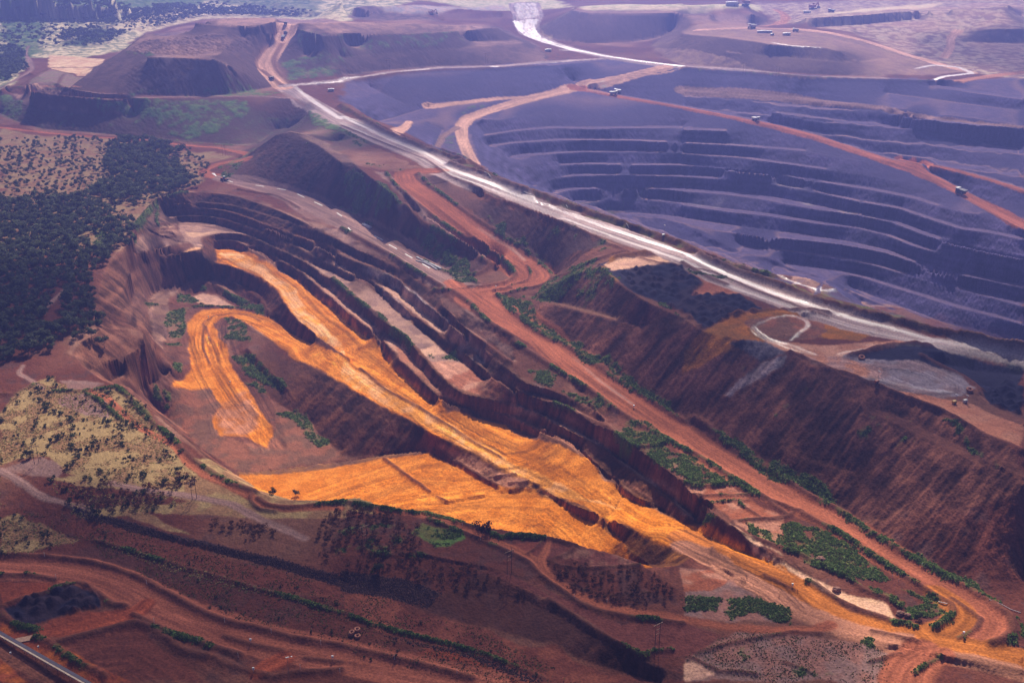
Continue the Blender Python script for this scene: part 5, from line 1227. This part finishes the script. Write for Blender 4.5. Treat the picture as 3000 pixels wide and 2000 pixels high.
def haul_truck(body, cab_m, label, loc, rz, group='haul trucks around the mine', scale=1.0, name='haul_truck'):
    e = empty(name, loc, rz, label, 'haul truck', group); e.scale = (scale,)*3      # nose towards +X, 13 m long
    MB().box(0, 0, 2.0, 9.5, 2.6, 1.3).box(5.2, 0, 2.1, 1.8, 5.4, 1.6).box(5.0, 0, 3.5, 2.6, 6.4, .3).build('chassis', body, e)
    MB().prism([(-6.2, 3.3), (-5.6, 2.9), (1.6, 2.7), (3.0, 4.4), (6.3, 6.4), (6.3, 6.7), (3.0, 5.9), (-6.6, 5.2)], -3.4, 3.4).build('tray', body, e)
    MB().prism([(3.0, 6.45), (6.6, 6.75), (6.6, 6.95), (3.0, 6.7)], -3.6, 3.6).build('canopy', M_W, e)
    c = MB().box(4.9, 1.7, 4.7, 2.0, 2.2, 2.0, .9).build('cab', cab_m, e); MB().box(5.92, 1.7, 4.9, .06, 1.8, 1.0).build('windscreen', M_GL, c)
    for sx, sy in ((4.0, 2.7), (4.0, -2.7), (-2.8, 2.9), (-2.8, -2.9), (-2.8, 1.6), (-2.8, -1.6)):
        w_ = MB().tube((sx, sy-.55, 1.6), (sx, sy+.55, 1.6), 1.6, n=18).build('wheel', M_B, e); s_ = 1 if sy > 0 else -1
        MB().tube((sx, sy+s_*.52, 1.6), (sx, sy+s_*.6, 1.6), .75, n=12).build('rim', M_Y, w_)
    return e
def put(px, py, qx, qy, **k): p = G(px, py); return p, heading(p, G(qx, qy))
p, a = put(2815, 568, 2700, 530); haul_truck(M_K, M_K, 'dark haul truck with a bright canopy climbing the long ramp across the big pit', p, a)
p, a = put(2203, 84, 2150, 90); haul_truck(M_W, M_W, 'pale grey haul truck on the far plateau road at the top right', p, a, scale=1.15)
p, a = put(2213, 355, 2300, 385); haul_truck(M_W, M_K, 'small haul truck with white tray midway on the ramp above the pit benches', p, a, scale=.85)
p, a = put(1797, 279, 1900, 292); haul_truck(M_W, M_K, 'white-topped haul truck trailing pink dust below the road junction', p, a, scale=.9)
p, a = put(1809, 273, 1700, 262); haul_truck(M_W, M_W, 'white truck passing the dust-trailing truck below the road junction', p, a, scale=.75)
p, a = put(837, 76, 836, 100); haul_truck(M_K, M_W, 'haul truck highest on the ramp up the flat-topped waste dump', p, a, scale=.7)
p, a = put(837, 101, 830, 120); haul_truck(M_K, M_W, 'middle one of three haul trucks close together on the waste dump ramp', p, a, scale=.7)
p, a = put(830, 115, 837, 100); haul_truck(M_K, M_W, 'lowest of three haul trucks close together near the top of the dump ramp', p, a, scale=.7)
p, a = put(795, 234, 812, 242); haul_truck(M_K, M_W, 'lone haul truck at the foot of the waste dump ramp', p, a, scale=.7)
p, a = put(2331, 94, 2300, 92); haul_truck(M_K, M_W, 'dark truck parked behind the huts on the upper right terrace', p, a, scale=.8)
p, a = put(2436, 37, 2400, 36); haul_truck(M_K, M_K, 'dark truck on the pale flat right of the far red shovel', p, a, scale=1.0)
def loader(loc, rz):
    e = empty('wheel_loader', loc, rz, 'dusty red-brown wheel loader with white cab roof at the foot of the spoil heap', 'wheel loader')
    MB().box(-1.8, 0, 2.3, 4.2, 2.6, 1.7, .92).box(1.5, 0, 1.9, 2.6, 1.7, 1.1).build('body', M_R, e, .1)
    c = MB().box(.1, 0, 3.7, 1.8, 2.0, 1.8, .88).build('cab', M_GL, e); MB().box(.1, 0, 4.75, 2.2, 2.4, .22).build('cab_roof', M_W, c)
    for s_ in (-1, 1): MB().tube((1.2, .8*s_, 2.5), (4.4, .8*s_, 1.2), .22).build('lift_arm', M_R, e)
    MB().prism([(4.2, 1.9), (4.0, .5), (5.6, .3), (5.6, .45), (4.4, .8), (4.6, 2.0)], -2.0, 2.0).build('bucket', M_K, e)
    for sx in (-2.6, 2.0):
        for sy in (-1.4, 1.4): MB().tube((sx, sy-.4, 1.1), (sx, sy+.4, 1.1), 1.1, n=16).build('wheel', M_B, e)
p, a = put(657, 530, 700, 538); loader(p, a)
def shovel(loc, rz, m, label, scale=1.0):
    e = empty('mining_shovel', loc, rz, label, 'mining shovel', 'mining shovels in the far distance'); e.scale = (scale,)*3
    for s_ in (-1, 1):
        MB().prism([(-4.5, .6), (-3.9, 0), (3.9, 0), (4.5, .6), (4.5, 1.2), (3.9, 1.8), (-3.9, 1.8), (-4.5, 1.2)], s_*3.0-.9, s_*3.0+.9).build('track', M_K, e)
    MB().box(-1, 0, 2.2, 3, 3, .9).box(-1.8, 0, 4.6, 8, 6.4, 3.6, .96).box(-4.6, 0, 4.4, 2.2, 6.8, 2.6).build('house', m, e)
    c = MB().box(2.0, 2.2, 7.4, 2.2, 2.0, 2.2, .9).build('cab', m, e); MB().box(3.12, 2.2, 7.5, .06, 1.7, 1.3).build('windscreen', M_GL, c)
    MB().prism([(2, 4), (3, 3.4), (8.6, 9.2), (8.0, 10.0)], -.8, .8).build('boom', m, e); MB().prism([(8.8, 9.9), (8.0, 9.2), (9.6, 3.0), (10.4, 3.2)], -.6, .6).build('stick', m, e)
    MB().prism([(8.6, 3.6), (8.4, 1.2), (11.4, .9), (11.6, 1.4), (11.0, 3.8)], -1.9, 1.9).build('bucket', M_K, e)
M_O = mat('faded_orange_paint', (.50, .20, .08), .6, .3)
shovel(G(1265, 44), .3, M_O, 'orange shovel standing on the edge of the bright far terrace at top centre', 1.0)
shovel(G(2184, 17), 2.8, M_R, 'big red shovel beside the white shed on the skyline plateau', 1.5)
shovel(G(2382, 28), .5, M_R, 'red shovel with dark tracks standing alone on the pale far flat', 1.4)
def hut(p, rz, sx, sy, h, label, m=None):
    e = empty('site_hut', p, rz, label, 'hut', 'white site buildings'); MB().box(0, 0, h/2, sx, sy, h).build('wall', m or M_W, e)
    MB().prism([(-sx/2-.3, h+.01), (sx/2+.3, h+.01), (sx/2+.3, h+.25), (0, h+.7), (-sx/2-.3, h+.25)], -sy/2-.3, sy/2+.3).build('roof', M_W, e)
    MB().box(sx*.2, -sy/2-.04, 1.05, .9, .06, 2.1).build('door', M_K, e)
hut(G(2144, 17), 0, 22, 8, 6, 'long white shed left of the big red shovel on the skyline')
hut(G(2304, 104), .1, 12, 5, 3.2, 'white-roofed hut nearest the pond on the upper right terrace')
hut(G(2240, 97), .05, 24, 4, 3, 'long white hut left of the pond terrace huts'); hut(G(2262, 104), .4, 6, 3, 2.6, 'smallest white hut between the long hut and the pond')
hut(G(1606, 152), .2, 10, 5, 3, 'pale hut beside the wet road junction at top centre'); hut(G(970, 268), .3, 8, 4, 3, 'small white hut on the flat inside the bend of the white haul road')
hut(G(2364, 39), 0, 14, 5, 3.5, 'white hut in front of the lone red shovel on the far flat')
e = MB().tube((0, 0, 0), (0, 0, 42), .5, .25).tube((0, 0, 36), (2, 0, 36), .2).build('radio_mast', M_W); e.location = G(2160, 18); tag(e, 'tall thin white mast beside the white shed on the skyline', 'mast')
# powerline H-frames
def hframe(bx, by, deg, label, h=13.0, w_=2.4, arm=5.0, m=M_D):
    p = G(bx, by); e = empty('power_pole', p, math.radians(deg), label, 'power pole', 'H-frame power poles')
    for s_ in (-1, 1): MB().tube((s_*w_/2, 0, -.5), (s_*w_/2, 0, h+(1.2 if s_ > 0 else .8)), .16, .11).build('pole', m, e)
    MB().box(0, 0, h-.6, arm, .26, .3).build('crossarm', M_C, e); MB().box(0, 0, h-3.2, w_-.3, .14, .22).build('brace', M_C, e); MB().box(0, 0, h-5.4, w_-.3, .14, .22).build('brace', M_C, e)
    for s_ in (-1, 0, 1): MB().tube((s_*arm*.46, 0, h-.8), (s_*arm*.46, 0, h-1.5), .1, .14, 6).build('insulator', M_K, e)
    return e
hframe(1070, 1606, 35, 'H-shaped power pole on the scrubby bank left of the lone dark reddish tree')
hframe(1492, 1680, 35, 'H-shaped power pole beside the small track fork below the orange floor')
hframe(1924, 1905, 35, 'H-shaped power pole nearest the camera, beside the curved dirt bund', 14)
hframe(108, 1358, 35, 'H-shaped power pole behind the purple mound at the left edge', 11)
hframe(570, 1462, 35, 'H-shaped power pole by the purple pad under the winding red track', 11)
hframe(657, 458, 5, 'tall reddish H-shaped power pole between the two red roads near the spoil heap', 12, 3.2, 6.5, M_R)
hframe(1426, 190, 5, 'H-shaped power pole above the white branch road at top centre', 16, 4, 8); hframe(1138, 208, 5, 'H-shaped power pole left along the white branch road', 16, 4, 8)
hframe(2180, 222, 5, 'H-shaped power pole on the big pit rim, left of a pair', 17, 4, 8); hframe(2277, 231, 5, 'H-shaped power pole on the big pit rim, right of a pair', 17, 4, 8)
# tyres
def tyre(loc, R, W, label, m, rot=(0, 0, 0), group=None):
    a = R*.45; o = MB().ring([(a, -W*.35), (R*.62, -W/2), (R*.93, -W/2), (R, -W*.36), (R, W*.36), (R*.93, W/2), (R*.62, W/2), (a, W*.35)], 28).build('tyre', m)
    for f in o.data.polygons: f.use_smooth = True
    o.location = loc; o.rotation_euler = rot; tag(o, label, 'tyre', group or 'discarded mining tyres'); return o
M_TP = mat('orange_dusted_rubber', (.42, .18, .12), .9, .1, 0, .35, 3)
p = G(1047, 1852); q = G(1030, 1860); r_ = G(1048, 1865)
tyre(p+Vector((0, 0, .45)), 1.4, .95, 'bottom tyre of the two-high stack in the huddle of old tyres', M_T); tyre(p+Vector((0, 0, 1.42)), 1.42, .95, 'top tyre of the two-high stack in the huddle of old tyres', M_TP)
tyre(q+Vector((-.1, -.1, .42)), 1.35, .9, 'tyre under the leaning one at the left of the tyre huddle', M_T); tyre(q+Vector((.15, .1, 1.35)), 1.3, .85, 'leaning dusty tyre on top at the left of the tyre huddle', M_TP, (.12, -.16, 0))
tyre(r_+Vector((0, -.2, .5)), 1.4, .95, 'front right tyre lying flat in the huddle of old tyres', M_TP)
tyre(G(2524, 1052)+Vector((0, 0, .9)), 1.9, 1.3, 'huge tyre standing as a turning mark on the dark knoll by the wet platform', M_TP, (.35, 0, 0), 'tyres used as marks on the ore platform')
tyre(G(2840, 1148)+Vector((0, 0, .9)), 1.9, 1.3, 'huge tyre lying at the right tip of the ore platform', M_TP, (.2, 0, 0), 'tyres used as marks on the ore platform')
# mobile light towers
def light_tower(p, m, label, h=7, n=4):
    e = empty('light_tower', p, .4, label, 'light tower', 'mobile light towers'); MB().box(0, 0, 1.2, 2.6, 1.6, 1.3, .9).build('generator', m, e, .08)
    for s_ in (-1, 1): MB().tube((0, s_*.85-.1, .45), (0, s_*.85+.1, .45), .45, n=12).build('wheel', M_B, e)
    MB().tube((.9, 0, 1.6), (.9, 0, h), .08).build('mast', M_G, e); MB().box(.9, 0, h, .12, 1.8, .12).build('lamp_bar', M_G, e)
    for i in range(n): MB().box(.75, -.75+1.5*i/(n-1), h+.22, .25, .35, .35).build('lamp', M_L, e)
light_tower(G(2567, 1129), M_R, 'red light tower at the brink of the ore platform'); light_tower(G(2795, 1183), M_Y, 'yellow light tower at the junction below the ore platform tip', 5)
light_tower(G(2827, 1180), M_W, 'white light tower right of the yellow one', 4); light_tower(G(1943, 697), M_W, 'white light tower on the bund between the white haul road and the big pit', 9)
# tall lighting mast at the bottom
p = G(852, 2040); e = empty('lighting_mast', p, .3, 'tall thin lighting mast with three lamps over the foreground haul road', 'lighting mast')
MB().tube((0, 0, 0), (0, 0, 19.5), .16, .09).build('pole', M_C, e); MB().box(.8, 0, 19.5, 2.4, .1, .1).build('arm', M_G, e)
for dx in (-.3, .4, 1.8): MB().box(dx, 0, 19.6, .55, .35, .25).build('lamp', M_L, e)
# road posts, copied from one of each kind
def posts(s, h, m, name, label, cat, group, r=.07, cap=None):
    mb = MB().tube((0, 0, -.3), (0, 0, h), r, r, 6)
    if cap: mb.box(0, 0, h, cap, cap*.5, cap*1.2)
    proto = mb.build(name, m); px, py, _ = parse(s)
    for i in range(len(px)):
        o = proto if i == 0 else proto.copy()
        if i: C.objects.link(o)
        o.location = G(px[i], py[i]); tag(o, label, cat, group)
posts('j:310,312 1012,495 1550,765 1870,842 2212,915 387,458 1062,758 1362,895 1643,1002 2070,1080 2343,1112 k:366,1020 797,1120', 2.4, M_L, 'guide_post', 'thin white guide post on the bund along the foreground haul road', 'guide post', 'white guide posts along the foreground haul road', .09)
posts('k:835,102 960,192 1605,585 1830,625 1415,180 l:592,356 1443,455 1487,480 1645,380 e:1100,858 s:1715,1245 2210,1440', 1.8, M_L, 'guide_post', 'small pale guide post beside a track in the middle distance', 'guide post', 'pale guide posts beside the middle tracks')
posts('j:710,362 410,460 1357,662 k:1600,48 l:663,588 789,552', 1.5, M_O, 'marker_post', 'short orange marker post at the road edge', 'marker post', 'orange marker posts', .12)
posts('e:1065,818 h:2015,460 l:755,516 1932,855 d:1437,1020 1440,1164 g:1587,294 j:1728,900 2293,1018 1747,1096', 1.6, M_L, 'road_sign', 'small white keep-left sign on a median of piled dirt', 'sign', 'small white signs on the dirt medians', .08, .9)
# pipes
def pipe(s, r, n, label, m=M_P, name='pipe', cat='pipe', lift=0):
    px, py, _ = parse(s); P = [G(a, b) for a, b in zip(px, py)]; d = (P[-1]-P[0]); d.z = 0; sd_ = Vector((-d.y, d.x, 0)).normalized()
    k = 0; e = empty(name, (0, 0, 0), 0, label, cat) if n > 1 else None
    for row in range(2 if n > 3 else 1):
        for i in range(n//2+1 if (n > 3 and row == 0) else (n//2 if n > 3 else n)):
            mb = MB(); off = sd_*(i*2.05*r+row*r)+Vector((0, 0, r+row*1.75*r+.1+lift))
            for a_, b_ in zip(P, P[1:]): mb.tube(a_+off, b_+off, r, n=10)
            o = mb.build('pipe' if e else name, m, e)
    return e or tag(o, label, cat)
pipe('z:1061,661 1083,671', .45, 7, 'stack of white pipes lying on the old airstrip', name='pipe_stack', cat='pipe stack')
pipe('z:1219,755 1250,769 1275,782 1291,789', .3, 3, 'long bundle of grey pipes beside the green bund at the airstrip end', name='pipe_stack', cat='pipe stack')
pipe('z:1218,764 1242,771 1262,781 1279,791', .3, 2, 'shorter pair of grey pipes next to the airstrip dashes', name='pipe_stack', cat='pipe stack')
pipe('l:1760,622 1822,640', .18, 1, 'pale pipe lying inside the lower haul road bend'); pipe('l:2110,605 2200,640 2260,675 2330,695', .15, 1, 'pale pipe running along the bund outside the lower bend')
pipe('e:1235,165 1260,150 1320,172 1335,188', .2, 1, 'curved pale hose on the big pit rim'); pipe('e:1548,245 1556,255 1560,262', .2, 1, 'short white pipe on the pit rim bund'); pipe('e:1965,370 1972,388 1982,402', .2, 1, 'bent white pipe over the pit rim bund')
pipe('e:985,15 1010,25 1030,45 1015,50', .22, 1, 'looped white hose at the upper pit rim pad')
# painted dashes of the old airstrip
mb = MB()
for sx0, sy0, sx1, sy1 in ((749, 544, 774, 548), (812, 554, 837, 557), (871, 570, 892, 580), (921, 593, 945, 604), (987, 624, 1002, 634), (1020, 668, 1032, 678), (1096, 692, 1122, 705), (1139, 718, 1163, 731), (1187, 744, 1208, 756), (1237, 773, 1260, 786), (672, 531, 682, 534), (621, 508, 634, 517), (626, 508, 634, 517)):
    a_, b_ = G(sx0, sy0), G(sx1, sy1); d = (b_-a_); L_ = d.length; d.normalize(); sdv = Vector((-d.y, d.x, 0)).normalized()*.55; k_ = max(2, int(L_/1.5)); pv = None; vv_ = []; ff_ = []
    for i in range(k_+1):
        c_ = a_+d*L_*i/k_
        for s_ in (-1, 1):
            q_ = c_+sdv*s_; q_.z = float(zat(np.array([q_.x]), np.array([q_.y]))[0])+.12; vv_.append(q_)
        if i: ff_.append((2*i-2, 2*i-1, 2*i+1, 2*i))
    mb.add(vv_, ff_)
o = mb.build('road_marking', M_M); o['kind'] = 'structure'
# overland conveyor, bottom left
A, B = G(-60, 1828), G(330, 2055); d = B-A; L_ = d.length; e = empty('conveyor', A, math.atan2(d.y, d.x), 'long overland conveyor with a dark belt and a pale walkway crossing the bottom left corner', 'conveyor')
zs = [float(zat(np.array([A.x+d.x*t]), np.array([A.y+d.y*t]))[0])-A.z for t in np.linspace(0, 1, 12)]; H0 = max(zs)+1.6; slope = 0
MB().box(L_/2, .15, H0+.28, L_, 1.5, .10).build('belt', mat('conveyor_belt', (.07, .055, .085), .5, .4, 0, .2, .5), e)
MB().box(L_/2, -1.05, H0+.2, L_, .75, .08).build('walkway', mat('pale_grating', (.58, .45, .34), .7, .2), e)
MB().box(L_/2, .95, H0, L_, .12, .35).box(L_/2, -.66, H0-.02, L_, .12, .35).build('frame', M_K, e)
n_ = 90
for i in range(n_): MB().tube((L_*(i+.5)/n_, -1.5, H0+.1), (L_*(i+.5)/n_, -1.9, H0-.1), .12, n=6).build('roller', M_G, e)
for i in range(0, 12):
    t = (i+.5)/12; g_ = zs[i]; lg = MB()
    lg.tube((L_*t, .9, g_-.6), (L_*t, .9, H0-.1), .1).tube((L_*t, -.9, g_-.6), (L_*t, -.9, H0-.1), .1).box(L_*t, 0, H0-.25, .2, 2.2, .15); lg.build('leg', M_K, e)
o = MB().box(0, 0, .25, 7.5, 3.6, .5).build('culvert_slab', M_C); o.location = G(72, 1874); o.rotation_euler = (0, 0, .35); tag(o, 'flat dusty concrete slab beside the conveyor', 'slab')
for i_, (a_, b_, lb) in enumerate(((115, 1908, 'pale service cabinet on a post above the conveyor'), (34, 1928, 'grey service cabinet on a post below the conveyor'))):
    e = empty('service_cabinet', G(a_, b_), .5, lb, 'cabinet', 'service cabinets by the conveyor'); MB().tube((0, 0, 0), (0, 0, 2.6), .1).build('post', M_G, e); MB().box(0, .25, 2.3, .7, .5, .8).build('box', M_L, e, .03)
# boulders on the scrubby tongue inside the bend
def rock(p, q, label, seed):
    bm = bmesh.new(); bmesh.ops.create_icosphere(bm, subdivisions=3, radius=q); r = random.Random(seed)
    for v in bm.verts:
        c = v.co.normalized(); k = 1+.35*(vnoise(np.array([c.x*2+seed]), np.array([c.y*2+c.z*3]), seed)[0]-.5); v.co = Vector((c.x*1.3, c.y, c.z*.8))*q*k
    me = bpy.data.meshes.new('boulder'); bm.to_mesh(me); bm.free(); me.materials.append(M_T); o = bpy.data.objects.new('boulder', me); C.objects.link(o); o.location = p+Vector((0, 0, q*.3)); tag(o, label, 'boulder')
rock(T('l:950,330'), 1.7, 'round reddish boulder among green weeds between the roads', 1); rock(T('l:1500,705'), 1.5, 'angular dark boulder on the pale patch, left of a pair', 2); rock(T('l:1548,722'), 1.2, 'dark boulder on the pale patch, right of a pair', 3); rock(T('l:1060,540'), 1.6, 'reddish boulder beside the top of the pale sandy patch', 4)
# dust
def dust(name, pts, rad, dens, col, label, flat=.35):
    mb = bmesh.new()
    P = [T(s) for s in pts]
    for i, p in enumerate(P):
        q = rad*(.6+.4*(i+1)/len(P)); mat_ = __import__('mathutils').Matrix.Translation(p+Vector((0, 0, q*flat*.3))) @ __import__('mathutils').Matrix.Diagonal((q, q, q*flat, 1))
        bmesh.ops.create_icosphere(mb, subdivisions=3, radius=1, matrix=mat_)
    me = bpy.data.meshes.new(name); mb.to_mesh(me); mb.free(); o = bpy.data.objects.new(name, me); C.objects.link(o); o['kind'] = 'stuff'; tag(o, label, 'dust')
    m = bpy.data.materials.new(name); m.use_nodes = True; nt = m.node_tree; nt.nodes.remove(nt.nodes['Principled BSDF']); pv = nt.nodes.new('ShaderNodeVolumePrincipled')
    pv.inputs['Color'].default_value = (*col, 1); pv.inputs['Density'].default_value = dens; pv.inputs['Anisotropy'].default_value = .3
    nt.links.new(pv.outputs[0], nt.nodes['Material Output'].inputs['Volume']); me.materials.append(m)
dust('dust_plume', ['b:1850,652', 'b:1815,645', 'b:1780,640', 'b:1745,632', 'b:1715,628'], 7, .05, (.95, .55, .5), 'pink dust trailing behind the white-topped haul truck')
print('objects', time.time()-T0)
